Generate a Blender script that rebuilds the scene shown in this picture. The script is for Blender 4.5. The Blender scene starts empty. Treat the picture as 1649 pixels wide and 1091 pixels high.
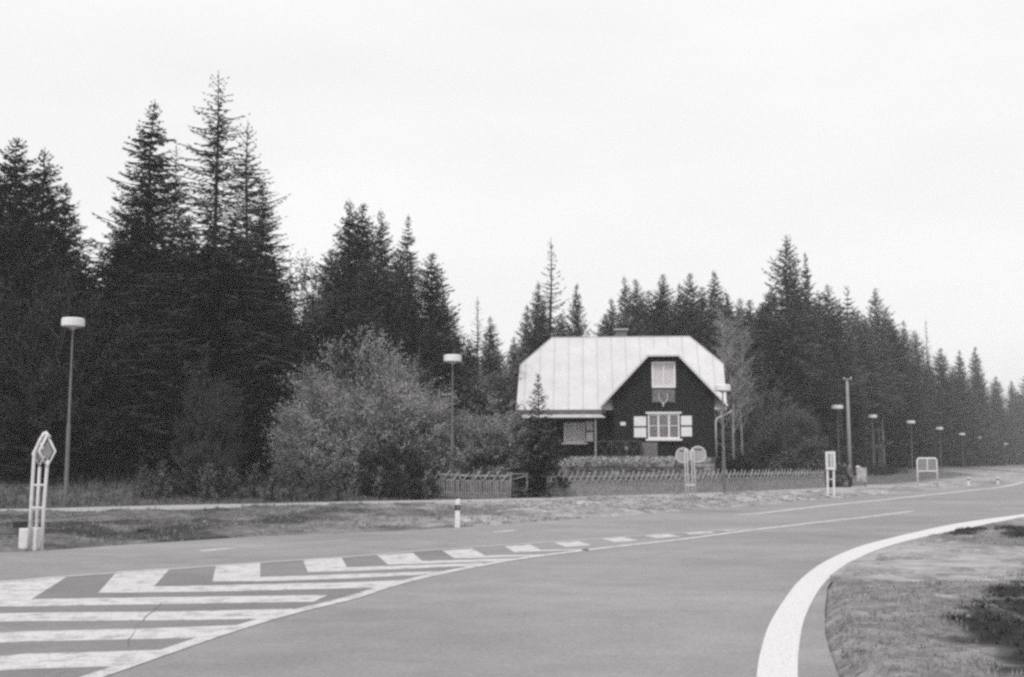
import bpy, bmesh, math, random
import numpy as np
from mathutils import Vector, Matrix, Quaternion
R = math.radians
random.seed(7)
scene = bpy.context.scene
COL = scene.collection

# ------------------------------------------------------------------ camera
F, CX, CY, HZ, CH = 1800.0, 824.5, 545.5, 742.0, 2.0
TH = math.atan((HZ - CY) / F)
cam_data = bpy.data.cameras.new('camera')
cam = bpy.data.objects.new('camera', cam_data)
COL.objects.link(cam)
cam_data.sensor_width = 36.0
cam_data.lens = 36.0 * F / 1649.0
cam_data.clip_start = 0.1
cam_data.clip_end = 6000
cam.location = (0, 0, CH)
cam.rotation_euler = (math.pi / 2 + TH, 0, 0)
scene.camera = cam

def ray(px, py):
    xc = (px - CX) / F
    yc = -(py - CY) / F
    return Vector((xc, math.cos(TH) - yc * math.sin(TH), math.sin(TH) + yc * math.cos(TH)))
def gp(px, py, z=0.0):            # where the photograph's ray meets the ground height z
    d = ray(px, py)
    t = (z - CH) / d.z
    return Vector((d.x * t, d.y * t, z))
def vp(px, py, Y):                # where it meets a vertical plane at distance Y
    d = ray(px, py)
    t = Y / d.y
    return Vector((d.x * t, Y, CH + d.z * t))

# ------------------------------------------------------------------ helpers
def tag(o, label=None, cat=None, group=None, kind=None):
    if label: o['label'] = label
    if cat: o['category'] = cat
    if group: o['group'] = group
    if kind: o['kind'] = kind
    return o
def empty(name, loc, rz=0, label=None, cat=None, group=None):
    o = bpy.data.objects.new(name, None)
    COL.objects.link(o)
    o.location = loc
    o.rotation_euler = (0, 0, rz)
    o.empty_display_size = 0.2
    return tag(o, label, cat, group)

class MB:
    def __init__(s): s.v = []; s.f = []
    def add(s, vs, fs):
        n = len(s.v)
        s.v += [tuple(v) for v in vs]
        s.f += [tuple(i + n for i in f) for f in fs]
        return s
    def box(s, x0, x1, y0, y1, z0, z1):
        return s.add([(x0,y0,z0),(x1,y0,z0),(x1,y1,z0),(x0,y1,z0),(x0,y0,z1),(x1,y0,z1),(x1,y1,z1),(x0,y1,z1)],
                     [(0,3,2,1),(4,5,6,7),(0,1,5,4),(1,2,6,5),(2,3,7,6),(3,0,4,7)])
    def bar(s, a, b, w, h=None):          # square bar from a to b
        a = Vector(a); b = Vector(b); h = h or w
        d = (b - a).normalized()
        up = Vector((0,0,1)) if abs(d.z) < .95 else Vector((0,1,0))
        u = d.cross(up).normalized() * w / 2
        v = u.cross(d).normalized() * h / 2
        vs = [a-u-v, a+u-v, a+u+v, a-u+v, b-u-v, b+u-v, b+u+v, b-u+v]
        return s.add(vs, [(0,1,2,3),(7,6,5,4),(0,4,5,1),(1,5,6,2),(2,6,7,3),(3,7,4,0)])
    def tube(s, pts, r, n=8, r2=None):
        pts = [Vector(p) for p in pts]
        m = len(pts)
        rings = []
        ref = None
        for i, p in enumerate(pts):
            d = (pts[min(i+1,m-1)] - pts[max(i-1,0)]).normalized()
            if ref is None:
                ref = Vector((1,0,0)) if abs(d.x) < .9 else Vector((0,1,0))
            u = (ref - d * ref.dot(d)).normalized()
            ref = u
            v = d.cross(u)
            rr = r if r2 is None else r + (r2 - r) * i / (m - 1)
            rings.append([p + (u*math.cos(2*math.pi*k/n) + v*math.sin(2*math.pi*k/n))*rr for k in range(n)])
        vs = [q for rg in rings for q in rg]
        fs = [(i*n+k, i*n+(k+1)%n, (i+1)*n+(k+1)%n, (i+1)*n+k) for i in range(m-1) for k in range(n)]
        fs.append(tuple(range(n-1,-1,-1))); fs.append(tuple((m-1)*n+k for k in range(n)))
        return s.add(vs, fs)
    def lathe(s, prof, n=24, c=(0,0,0)):   # prof: (radius, z)
        vs = [(c[0]+r*math.cos(2*math.pi*k/n), c[1]+r*math.sin(2*math.pi*k/n), c[2]+z) for r, z in prof for k in range(n)]
        m = len(prof)
        fs = [(i*n+k, i*n+(k+1)%n, (i+1)*n+(k+1)%n, (i+1)*n+k) for i in range(m-1) for k in range(n)]
        fs.append(tuple(range(n-1,-1,-1))); fs.append(tuple((m-1)*n+k for k in range(n)))
        return s.add(vs, fs)
    def prism(s, poly, y0, y1):            # polygon in xz, pushed from y0 to y1
        n = len(poly)
        vs = [(x,y0,z) for x,z in poly] + [(x,y1,z) for x,z in poly]
        fs = [tuple(range(n)), tuple(range(2*n-1,n-1,-1))]
        fs += [(k,n+k,n+(k+1)%n,(k+1)%n) for k in range(n)]
        return s.add(vs, fs)
    def build(s, name, mat, parent=None, smooth=False, bevel=0):
        me = bpy.data.meshes.new(name)
        me.from_pydata(s.v, [], s.f)
        me.update()
        bm = bmesh.new(); bm.from_mesh(me)
        bmesh.ops.recalc_face_normals(bm, faces=bm.faces)
        bm.to_mesh(me); bm.free()
        if smooth:
            me.polygons.foreach_set('use_smooth', [True]*len(me.polygons))
        if mat: me.materials.append(mat)
        o = bpy.data.objects.new(name, me)
        COL.objects.link(o)
        if parent: o.parent = parent
        if bevel:
            b = o.modifiers.new('bevel', 'BEVEL'); b.width = bevel; b.segments = 2; b.limit_method = 'ANGLE'
        return o

def np_mesh(name, V, FI, k, mat, parent=None, link=True):      # fast mesh: V (n,3), faces with k corners each
    me = bpy.data.meshes.new(name)
    V = np.asarray(V, dtype=np.float32); FI = np.asarray(FI, dtype=np.int32)
    nf = len(FI)
    me.vertices.add(len(V)); me.vertices.foreach_set('co', V.ravel())
    me.loops.add(nf*k); me.loops.foreach_set('vertex_index', FI.ravel())
    me.polygons.add(nf)
    me.polygons.foreach_set('loop_start', np.arange(0, nf*k, k, dtype=np.int32))
    me.update(calc_edges=True); me.validate()
    if mat: me.materials.append(mat)
    o = bpy.data.objects.new(name, me)
    if link: COL.objects.link(o)
    if parent: o.parent = parent
    return o

# ------------------------------------------------------------------ materials
def new_mat(name):
    m = bpy.data.materials.new(name); m.use_nodes = True
    return m, m.node_tree.nodes, m.node_tree.links, m.node_tree.nodes['Principled BSDF']
def grey(v, t=0.0):              # neutral grey, with the print's faint warm violet cast
    return (v*(1+.012+t), v*(1-.008), v*(1+.004-t), 1)
def simple(name, v, rough=.7, var=.15, scale=6.0, coord='Object', bump=0, bscale=30, metal=0, t=0.0, rnd=0.0, stretch=(1,1,1)):
    m, N, L, P = new_mat(name)
    tc = N.new('ShaderNodeTexCoord'); mp = N.new('ShaderNodeMapping')
    mp.inputs['Scale'].default_value = stretch
    L.new(tc.outputs[coord], mp.inputs['Vector'])
    nz = N.new('ShaderNodeTexNoise'); nz.inputs['Scale'].default_value = scale
    nz.inputs['Detail'].default_value = 6; nz.inputs['Roughness'].default_value = .65
    L.new(mp.outputs[0], nz.inputs['Vector'])
    cr = N.new('ShaderNodeValToRGB')
    cr.color_ramp.elements[0].position = .3; cr.color_ramp.elements[1].position = .7
    cr.color_ramp.elements[0].color = grey(v*(1-var), t); cr.color_ramp.elements[1].color = grey(v*(1+var), t)
    L.new(nz.outputs['Fac'], cr.inputs['Fac'])
    out = cr.outputs['Color']
    if rnd:
        oi = N.new('ShaderNodeObjectInfo')
        mr = N.new('ShaderNodeMapRange'); mr.inputs['To Min'].default_value = 1-rnd; mr.inputs['To Max'].default_value = 1+rnd
        L.new(oi.outputs['Random'], mr.inputs['Value'])
        vm = N.new('ShaderNodeVectorMath'); vm.operation = 'SCALE'
        L.new(out, vm.inputs[0]); L.new(mr.outputs[0], vm.inputs['Scale'])
        out = vm.outputs[0]
    L.new(out, P.inputs['Base Color'])
    P.inputs['Roughness'].default_value = rough
    P.inputs['Metallic'].default_value = metal
    P.inputs['Specular IOR Level'].default_value = .3
    if bump:
        n2 = N.new('ShaderNodeTexNoise'); n2.inputs['Scale'].default_value = bscale; n2.inputs['Detail'].default_value = 5
        L.new(mp.outputs[0], n2.inputs['Vector'])
        b = N.new('ShaderNodeBump'); b.inputs['Strength'].default_value = bump; b.inputs['Distance'].default_value = .05
        L.new(n2.outputs['Fac'], b.inputs['Height']); L.new(b.outputs[0], P.inputs['Normal'])
    return m

M = {}
M['needle_dark'] = simple('needle_dark', .033, .85, .45, .9, rnd=.25)
M['needle_mid'] = simple('needle_mid', .060, .85, .4, .9, rnd=.25)  # needle grey lifted, some of the veil mixed into the colour
M['needle_far'] = simple('needle_far', .095, .85, .4, .6, rnd=.3)  # paler still: distance haze painted into the needle colour
M['needle_pale'] = simple('needle_pale', .13, .85, .35, 1.2, rnd=.2)
M['leaf_pale'] = simple('leaf_pale', .26, .8, .6, .55, rnd=.15)
M['leaf_mid'] = simple('leaf_mid', .105, .8, .55, .55, rnd=.25)
M['leaf_dark'] = simple('leaf_dark', .032, .8, .4, .9, rnd=.25)
M['bark'] = simple('bark', .05, .9, .4, 5, bump=.5, stretch=(3,3,.5), rnd=.25)
M['bark_mid'] = simple('bark_mid', .17, .9, .4, 3, stretch=(3,3,.5), rnd=.35)
M['leaf_sapling'] = simple('leaf_sapling', .12, .8, .3, 1.5, rnd=.2)
M['leaf_dim'] = simple('leaf_dim', .040, .8, .4, .6, rnd=.15)
M['bark_pale'] = simple('bark_pale', .33, .85, .35, 4, bump=.3, stretch=(2,2,1), rnd=.2)
M['wood_pole'] = simple('wood_pole', .27, .8, .25, 4, bump=.3, stretch=(4,4,.3))
M['fence_wood'] = simple('fence_wood', .22, .85, .4, 5, bump=.3, rnd=.15)
M['fence_pale'] = simple('fence_pale', .27, .85, .35, 5, bump=.3)
M['fence_lattice'] = simple('fence_lattice', .34, .85, .5, 3, bump=.3)
M['steel_pole'] = simple('steel_pole', .14, .5, .2, 3, rnd=.1)
M['lamp_white'] = simple('lamp_white', .72, .35, .06, 3)
M['lamp_under'] = simple('lamp_under', .55, .4, .12, 3)
M['sign_white'] = simple('sign_white', .66, .5, .12, 8)
M['sign_back'] = simple('sign_back', .27, .45, .2, 10)
M['sign_disc'] = simple('sign_disc', .33, .5, .12, 6)
M['sign_mesh'] = simple('sign_mesh', .3, .5, .2, 10)
M['white_paint'] = simple('white_paint', .72, .55, .07, 6)
M['black_paint'] = simple('black_paint', .03, .5, .2, 6)
M['roof_metal'] = simple('roof_metal', .56, .5, .10, .9, bump=.05, bscale=3)
M['roof_seam'] = simple('roof_seam', .48, .5, .1, 2)
M['pent_metal'] = simple('pent_metal', .5, .45, .2, 2)
M['gutter'] = simple('gutter', .10, .5, .2, 4)
M['downpipe'] = simple('downpipe', .42, .5, .15, 4)
M['wood_dark'] = None
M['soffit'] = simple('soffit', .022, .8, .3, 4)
M['plinth'] = simple('plinth', .09, .9, .3, 3, bump=.4)
M['stone'] = simple('stone', .10, .9, .45, 2.2, bump=.6, bscale=12, rnd=.2)
M['stone_pale'] = simple('stone_pale', .26, .9, .3, 4, bump=.5, bscale=12)
M['chimney'] = simple('chimney', .16, .9, .25, 5, bump=.4)
M['flower_box'] = simple('flower_box', .15, .85, .55, 7, bump=.3)
M['curtain'] = simple('curtain', .66, .8, .07, 3, stretch=(6,1,.6))
M['curtain_dim'] = simple('curtain_dim', .50, .8, .08, 3, stretch=(6,1,.6))
M['concrete'] = simple('concrete', .33, .9, .2, 4, bump=.3)
M['bone'] = simple('bone', .50, .7, .15, 10)
M['skin'] = simple('skin', .32, .6, .1, 6)
M['hair'] = simple('hair', .03, .7, .2, 20)
M['jacket'] = simple('jacket', .13, .85, .3, 6)
M['trousers'] = simple('trousers', .022, .85, .2, 8)
M['cabinet'] = simple('cabinet', .36, .6, .5, 2.5)
M['petal'] = simple('petal', .36, .7, .4, 9)
M['soil'] = simple('soil', .06, .95, .3, 6, bump=.5)

# dark stained boards with dark gaps between them
m, N, L, P = new_mat('wood_dark')
tc = N.new('ShaderNodeTexCoord'); sx = N.new('ShaderNodeSeparateXYZ'); L.new(tc.outputs['Object'], sx.inputs[0])
mm = N.new('ShaderNodeMath'); mm.operation = 'MULTIPLY'; mm.inputs[1].default_value = 6.5; L.new(sx.outputs['Z'], mm.inputs[0])
fr = N.new('ShaderNodeMath'); fr.operation = 'FRACT'; L.new(mm.outputs[0], fr.inputs[0])
cr = N.new('ShaderNodeValToRGB'); cr.color_ramp.elements[0].position = .06; cr.color_ramp.elements[1].position = .16
cr.color_ramp.elements[0].color = grey(.004); cr.color_ramp.elements[1].color = grey(.017)
L.new(fr.outputs[0], cr.inputs['Fac'])
nz = N.new('ShaderNodeTexNoise'); nz.inputs['Scale'].default_value = 5; nz.inputs['Detail'].default_value = 5
mp = N.new('ShaderNodeMapping'); mp.inputs['Scale'].default_value = (.5, .5, 6); L.new(tc.outputs['Object'], mp.inputs[0]); L.new(mp.outputs[0], nz.inputs['Vector'])
mr = N.new('ShaderNodeMapRange'); mr.inputs['To Min'].default_value = .5; mr.inputs['To Max'].default_value = 1.6; L.new(nz.outputs['Fac'], mr.inputs['Value'])
vm = N.new('ShaderNodeVectorMath'); vm.operation = 'SCALE'; L.new(cr.outputs[0], vm.inputs[0]); L.new(mr.outputs[0], vm.inputs['Scale'])
L.new(vm.outputs[0], P.inputs['Base Color']); P.inputs['Roughness'].default_value = .75; P.inputs['Specular IOR Level'].default_value = .2
bp = N.new('ShaderNodeBump'); bp.inputs['Strength'].default_value = .5; bp.inputs['Distance'].default_value = .02
L.new(fr.outputs[0], bp.inputs['Height']); L.new(bp.outputs[0], P.inputs['Normal'])
M['wood_dark'] = m

# old glass: reflects a little, lets the curtains show
m, N, L, P = new_mat('glass')
N.remove(P); tb = N.new('ShaderNodeBsdfTransparent'); tb.inputs[0].default_value = grey(.92)
gb_ = N.new('ShaderNodeBsdfGlossy'); gb_.inputs['Roughness'].default_value = .05; lw = N.new('ShaderNodeLayerWeight'); lw.inputs['Blend'].default_value = .25
ms = N.new('ShaderNodeMixShader'); L.new(lw.outputs['Fresnel'], ms.inputs[0]); L.new(tb.outputs[0], ms.inputs[1]); L.new(gb_.outputs[0], ms.inputs[2])
L.new(ms.outputs[0], N['Material Output'].inputs['Surface'])
M['glass'] = m

# worn asphalt
def noise(scale, detail=5, rough=.6, vec=None, st=None):
    n = N.new('ShaderNodeTexNoise'); n.inputs['Scale'].default_value = scale
    n.inputs['Detail'].default_value = detail; n.inputs['Roughness'].default_value = rough
    if st:
        mp = N.new('ShaderNodeMapping'); mp.inputs['Scale'].default_value = st[0]; mp.inputs['Rotation'].default_value = (0,0,st[1])
        L.new(tc.outputs['Object'], mp.inputs[0]); L.new(mp.outputs[0], n.inputs['Vector'])
    else:
        L.new(tc.outputs['Object'], n.inputs['Vector'])
    return n.outputs['Fac']
def mrange(src, a, b, lo=.3, hi=.7):
    n = N.new('ShaderNodeMapRange'); n.inputs['From Min'].default_value = lo; n.inputs['From Max'].default_value = hi
    n.inputs['To Min'].default_value = a; n.inputs['To Max'].default_value = b
    L.new(src, n.inputs['Value']); return n.outputs[0]
def mul(a, b):
    n = N.new('ShaderNodeMath'); n.operation = 'MULTIPLY'; L.new(a, n.inputs[0]); L.new(b, n.inputs[1]); return n.outputs[0]
def asphalt(name, ROAD_V):
    global N, L, tc
    m, N, L, P = new_mat(name)
    tc = N.new('ShaderNodeTexCoord')
    base = mrange(noise(.13, 4, st=((1,1.6,1), R(-20))), ROAD_V*.80, ROAD_V*1.18)
    v = mul(base, mrange(noise(1.1, 6, .7), .89, 1.10))
    v = mul(v, mrange(noise(60, 3, .8), .74, 1.28))
    v = mul(v, mrange(noise(14, 3, .8), .84, 1.16))
    v = mul(v, mrange(noise(.5, 3, .6, st=((1,6,1), R(-12))), .975, 1.025))
    cc = N.new('ShaderNodeCombineColor')
    for i, kf in enumerate((1.012, .99, 1.008)):
        q = N.new('ShaderNodeMath'); q.operation = 'MULTIPLY'; q.inputs[1].default_value = kf; L.new(v, q.inputs[0]); L.new(q.outputs[0], cc.inputs[i])
    L.new(cc.outputs[0], P.inputs['Base Color']); P.inputs['Roughness'].default_value = .92; P.inputs['Specular IOR Level'].default_value = .25
    bp = N.new('ShaderNodeBump'); bp.inputs['Strength'].default_value = .5; bp.inputs['Distance'].default_value = .01
    L.new(noise(80, 3, .8), bp.inputs['Height']); L.new(bp.outputs[0], P.inputs['Normal'])
    return m


M['asphalt'] = asphalt('asphalt', .250)
M['asphalt_dark'] = asphalt('asphalt_dark', .198)
def paint(name, val, wear_lo, wear_hi, edge=.19):
    global N, L, tc
    m, N, L, P = new_mat(name)
    tc = N.new('ShaderNodeTexCoord')
    w = mrange(noise(3.2, 8, .75), 0, 1, wear_lo, wear_hi)
    w2 = mrange(noise(26, 4, .8), .0, 1, .34, .44)
    fac = mul(w, w2)
    mx = N.new('ShaderNodeMix'); mx.data_type = 'RGBA'
    mx.inputs['A'].default_value = grey(edge); mx.inputs['B'].default_value = grey(val)
    L.new(fac, mx.inputs['Factor'])
    vm = N.new('ShaderNodeVectorMath'); vm.operation = 'SCALE'
    L.new(mx.outputs['Result'], vm.inputs[0]); L.new(mrange(noise(45, 3, .8), .88, 1.1), vm.inputs['Scale'])
    L.new(vm.outputs[0], P.inputs['Base Color']); P.inputs['Roughness'].default_value = .8; P.inputs['Specular IOR Level'].default_value = .25
    return m
M['paint_fresh'] = paint('paint_fresh', .62, .20, .36)
M['paint_hatch'] = paint('paint_hatch', .55, .30, .52)
M['paint_thin'] = paint('paint_thin', .50, .18, .48)
M['paint_faint'] = paint('paint_faint', .36, .36, .62)

# ground: tone read from a point attribute, broken up by noise
m, N, L, P = new_mat('ground_cover')
tc = N.new('ShaderNodeTexCoord')
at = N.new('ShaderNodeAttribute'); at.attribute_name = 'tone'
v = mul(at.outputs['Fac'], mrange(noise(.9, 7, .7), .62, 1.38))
v = mul(v, mrange(noise(7, 6, .75), .6, 1.4))
v = mul(v, mrange(noise(2.3, 5, .7), .68, 1.34))
v = mul(v, mrange(noise(38, 4, .8), .7, 1.3))
cc = N.new('ShaderNodeCombineColor')
for i, kf in enumerate((1.012, .99, 1.0)):
    q = N.new('ShaderNodeMath'); q.operation = 'MULTIPLY'; q.inputs[1].default_value = kf; L.new(v, q.inputs[0]); L.new(q.outputs[0], cc.inputs[i])
L.new(cc.outputs[0], P.inputs['Base Color']); P.inputs['Roughness'].default_value = .95; P.inputs['Specular IOR Level'].default_value = .1
bp = N.new('ShaderNodeBump'); bp.inputs['Strength'].default_value = .9; bp.inputs['Distance'].default_value = .06
L.new(noise(9, 6, .75), bp.inputs['Height']); L.new(bp.outputs[0], P.inputs['Normal'])
M['ground_cover'] = m
M['grass_verge'] = simple('grass_verge', .20, .9, .4, .8)
M['grass_inner'] = simple('grass_inner', .25, .9, .4, 1.0)
M['grass_meadow'] = simple('grass_meadow', .12, .9, .4, .5)
M['weed'] = simple('weed', .05, .9, .4, 1.0)

# ------------------------------------------------------------------ ground lines read off the photograph
def catmull(pts, n=6):
    out = []
    P_ = [pts[0]] + list(pts) + [pts[-1]]
    for i in range(1, len(P_)-2):
        a, b, c, d = P_[i-1], P_[i], P_[i+1], P_[i+2]
        for k in range(n):
            t = k/n
            out.append(.5*((2*b)+(c-a)*t+(2*a-5*b+4*c-d)*t*t+(3*b-a-3*c+d)*t*t*t))
    out.append(Vector(pts[-1]))
    return out
far_dir = Vector((.455, .89, 0)).normalized()
FE = [gp(*p) for p in [(42,889),(200,878),(400,865),(600,857),(736,850),(900,838),(1000,831),(1100,823),(1190,816),(1330,803.5),(1415,796.5),(1566,784),(1649,777)]]
FE = [FE[0] - Vector((45, 9, 0)), FE[0] - Vector((14, 2.6, 0))] + FE + [FE[-1]+far_dir*120, FE[-1]+far_dir*420]
VE = [gp(*p) for p in [(41,823),(158,820),(288,816.5),(434,814),(550,811),(708,808),(826,805.5),(945,801.5),(1100,796),(1240,791),(1330,787.5),(1400,783),(1480,777)]]
VE = [VE[0] - Vector((45, 8, 0))] + VE + [VE[-1]+far_dir*30, VE[-1]+far_dir*500]
band_o = [(1100+.3584*x, 700+.3584*y) for x, y in [(330,1091),(345,990),(385,860),(450,750),(530,650),(640,570),(780,508),(900,474),(1050,438),(1250,397),(1532,358)]]
band_i = [(1100+.3584*x, 700+.3584*y) for x, y in [(515,1091),(520,965),(545,830),(600,715),(655,648),(742,582),(840,532),(970,488),(1150,446),(1400,396),(1532,371)]]
BO = [gp(*p) for p in band_o]; BI = [gp(*p) for p in band_i]
end_dir = Vector((.42, .907, 0)).normalized()
BO_s = catmull(BO); BI_s = catmull(BI)
def ext(p_, a_, b_):
    d_ = (p_[-1]-p_[-5]).normalized()
    return [p_[0]+Vector((a_,-4.5,0))] + p_ + [p_[-1]+d_.lerp(end_dir, min(1,k/20))*0+ (d_*(k*1.0) if k < 3 else d_*3+end_dir*(k-3)) for k in (2,5,12,25,50,110)]
BO_s = ext(BO_s, .35, 0); BI_s = ext(BI_s, .45, 0)
EDGE = [gp(1351,1091), gp(1336,1050), gp(1329,1022), gp(1328,985), gp(1333,945), gp(1350,922)]
near_edge = [Vector((3.6,-15,0)), Vector((3.35,4,0))] + EDGE + [p + Vector((.25,-.12,0)) for p in BI_s if p.y > gp(1350,922).y + .9]
ROAD = FE + [near_edge[-1] + far_dir*330] + near_edge[::-1] + [Vector((-70,-15,0))]
ROAD2 = np.array([(p.x, p.y) for p in ROAD])

def vnoise(x, y, s=0):
    x = np.asarray(x, float); y = np.asarray(y, float)
    xi = np.floor(x); yi = np.floor(y); fx = x-xi; fy = y-yi
    fx = fx*fx*(3-2*fx); fy = fy*fy*(3-2*fy)
    def hsh(a, b):
        t = np.sin(a*127.1 + b*311.7 + s*74.7)*43758.5453
        return t - np.floor(t)
    return (hsh(xi,yi)*(1-fx)+hsh(xi+1,yi)*fx)*(1-fy) + (hsh(xi,yi+1)*(1-fx)+hsh(xi+1,yi+1)*fx)*fy
def fbm(x, y, s=0, o=4):
    r = 0; a = .5
    for k in range(o):
        r = r + a*vnoise(x*2**k, y*2**k, s+k); a *= .5
    return r/(1-.5**o)
def sstep(a, b, x):
    t = np.clip((x-a)/(b-a), 0, 1); return t*t*(3-2*t)
def inside(poly, x, y):
    c = np.zeros(x.shape, bool); n = len(poly)
    for i in range(n):
        x1, y1 = poly[i]; x2, y2 = poly[(i+1) % n]
        if y1 == y2: continue
        m_ = ((y1 > y) != (y2 > y)) & (x < (x2-x1)*(y-y1)/(y2-y1)+x1)
        c ^= m_
    return c
def segdist(poly, x, y, closed=True):
    d = np.full(x.shape, 1e9); n = len(poly)
    for i in range(n if closed else n-1):
        x1, y1 = poly[i]; x2, y2 = poly[(i+1) % n]
        dx, dy = x2-x1, y2-y1
        t = np.clip(((x-x1)*dx+(y-y1)*dy)/(dx*dx+dy*dy+1e-9), 0, 1)
        d = np.minimum(d, np.hypot(x-x1-t*dx, y-y1-t*dy))
    return d
VEx = np.array([p.x for p in VE]); VEy = np.array([p.y for p in VE])
TERR_Z = 1.9
def height(x, y):
    x = np.atleast_1d(np.asarray(x, float)); y = np.atleast_1d(np.asarray(y, float))
    ins = inside(ROAD2, x, y); dr = segdist(ROAD2, x, y)
    out = np.where(ins, 0, dr)
    yv = np.interp(x, VEx, VEy)
    beyond = (y - yv)*.93
    bump = (fbm(x*.7, y*.7, 3)-.35)*.50 + (fbm(x*2.4, y*2.4, 9)-.5)*.18
    verge = np.minimum(out/1.0, 1)*(.05 + np.clip(bump, -.02, .5))
    verge = np.where(x > 2.5, np.where(y < 40, np.minimum(out/.25, 1)*(.05+.45*np.clip(bump+.05, 0, .4)), verge), verge)
    verge = np.where((beyond > -5.2) & (beyond < 1.5), np.minimum(verge, .03), verge)
    rise = 1.0*sstep(0, 18, beyond) + (fbm(x*.5, y*.5, 5)-.5)*.16*sstep(.5, 4, beyond)
    h = np.where(beyond > 0, np.maximum(rise, 0), verge)
    # the raised house garden
    t = sstep(1.2, 3.6, x)*(1-sstep(12.2, 15.0, x))*sstep(70.2, 70.8, y)*(1-sstep(86, 95, y))*sstep(1.2, 3.5, beyond)
    h = h*(1-t) + TERR_Z*t
    # the hollow on the left of the spruce
    return np.where(ins | (out < .06), -.06, h)
def hz(x, y): return float(height(x, y)[0])

def axis(segs):
    out = []
    for a, b, st in segs:
        n = max(1, int(round((b-a)/st))); out += [a + (b-a)*k/n for k in range(n)]
    out.append(segs[-1][1]); return np.array(out)
gx = axis([(-2500,-400,300),(-400,-80,40),(-80,-30,2.5),(-30,2,.5),(2,14,.16),(14,40,.5),(40,90,2.5),(90,400,30),(400,2500,300)])
gy = axis([(-60,5,8),(5,9,.5),(9,25,.18),(25,60,.4),(60,90,.7),(90,160,3.5),(160,600,40),(600,3500,400)])
GX, GY = np.meshgrid(gx, gy)
gxf, gyf = GX.ravel(), GY.ravel()
GZ = height(gxf, gyf)
nx, ny = len(gx), len(gy)
idx = np.arange(nx*ny).reshape(ny, nx)
FI = np.stack([idx[:-1,:-1], idx[:-1,1:], idx[1:,1:], idx[1:,:-1]], -1).reshape(-1, 4)
ground = np_mesh('ground', np.stack([gxf, gyf, GZ], 1), FI, 4, M['ground_cover'])
ground.data.polygons.foreach_set('use_smooth', [True]*len(ground.data.polygons))
tag(ground, kind='structure')
# tones
APRON = np.array([(p.x, p.y) for p in [gp(*q) for q in [(1336,932),(1420,940),(1523,947),(1600,938),(1660,926),(1660,893),(1560,888),(1480,872),(1405,888),(1360,908)]]])
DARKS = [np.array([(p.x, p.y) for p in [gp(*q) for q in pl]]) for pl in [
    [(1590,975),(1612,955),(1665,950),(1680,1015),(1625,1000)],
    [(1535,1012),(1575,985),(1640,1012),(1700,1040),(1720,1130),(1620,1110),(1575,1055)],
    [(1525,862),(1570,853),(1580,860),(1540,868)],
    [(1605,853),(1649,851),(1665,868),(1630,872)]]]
yv = np.interp(gxf, VEx, VEy); beyond = (gyf-yv)*.93
tone = np.full(gxf.shape, .15)
right = sstep(-9, 3, gxf)
n1 = fbm(gxf*.45, gyf*.45, 21)
verge_t = .15*(1-right) + .34*right
verge_t = verge_t*(1 - .65*sstep(.52, .62, n1)*(1-.6*right))*(1.25-.5*fbm(gxf*2.2, gyf*2.2, 33))
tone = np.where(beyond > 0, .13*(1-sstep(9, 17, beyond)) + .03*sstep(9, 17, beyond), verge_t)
tone = np.where((beyond > -3.5) & (beyond <= 0), np.maximum(tone, .26), tone)
inner = (gxf > 2.5) & (gyf < 45) & (beyond < -6) & (gyf < np.interp(gxf, [p.x for p in FE], [p.y for p in FE]) - 3)
tone = np.where(inner, .235, tone)
da = segdist(APRON, gxf, gyf); ia = inside(APRON, gxf, gyf)
tone = np.where(inner & (ia | (da < .3)), .30, tone)
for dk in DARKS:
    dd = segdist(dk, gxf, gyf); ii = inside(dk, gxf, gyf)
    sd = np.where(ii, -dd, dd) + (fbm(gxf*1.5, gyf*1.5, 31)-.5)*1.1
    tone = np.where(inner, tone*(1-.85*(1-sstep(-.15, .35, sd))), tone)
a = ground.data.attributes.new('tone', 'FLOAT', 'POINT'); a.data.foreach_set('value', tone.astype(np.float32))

def strip(name, A, B, z, mat, kind='structure'):
    mb = MB(); n = min(len(A), len(B))
    vs = [(A[i].x, A[i].y, z) for i in range(n)] + [(B[i].x, B[i].y, z) for i in range(n)]
    mb.add(vs, [(i, i+1, n+i+1, n+i) for i in range(n-1)])
    o = mb.build(name, mat)
    return tag(o, kind=kind)
def flat(name, poly, z, mat):
    mb = MB(); mb.add([(p.x, p.y, z) for p in poly], [tuple(range(len(poly)))])
    return tag(mb.build(name, mat), kind='structure')
# road as a triangulated sheet
bm = bmesh.new()
fc = bm.faces.new([bm.verts.new((p.x, p.y, 0)) for p in ROAD])
if fc.normal.z < 0 or True:
    bmesh.ops.triangulate(bm, faces=bm.faces)
    bmesh.ops.recalc_face_normals(bm, faces=bm.faces)
    for f_ in bm.faces:
        if f_.normal.z < 0: f_.normal_flip()
me = bpy.data.meshes.new('road'); bm.to_mesh(me); bm.free(); me.materials.append(M['asphalt'])
road = bpy.data.objects.new('road', me); COL.objects.link(road); tag(road, kind='structure')

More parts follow.
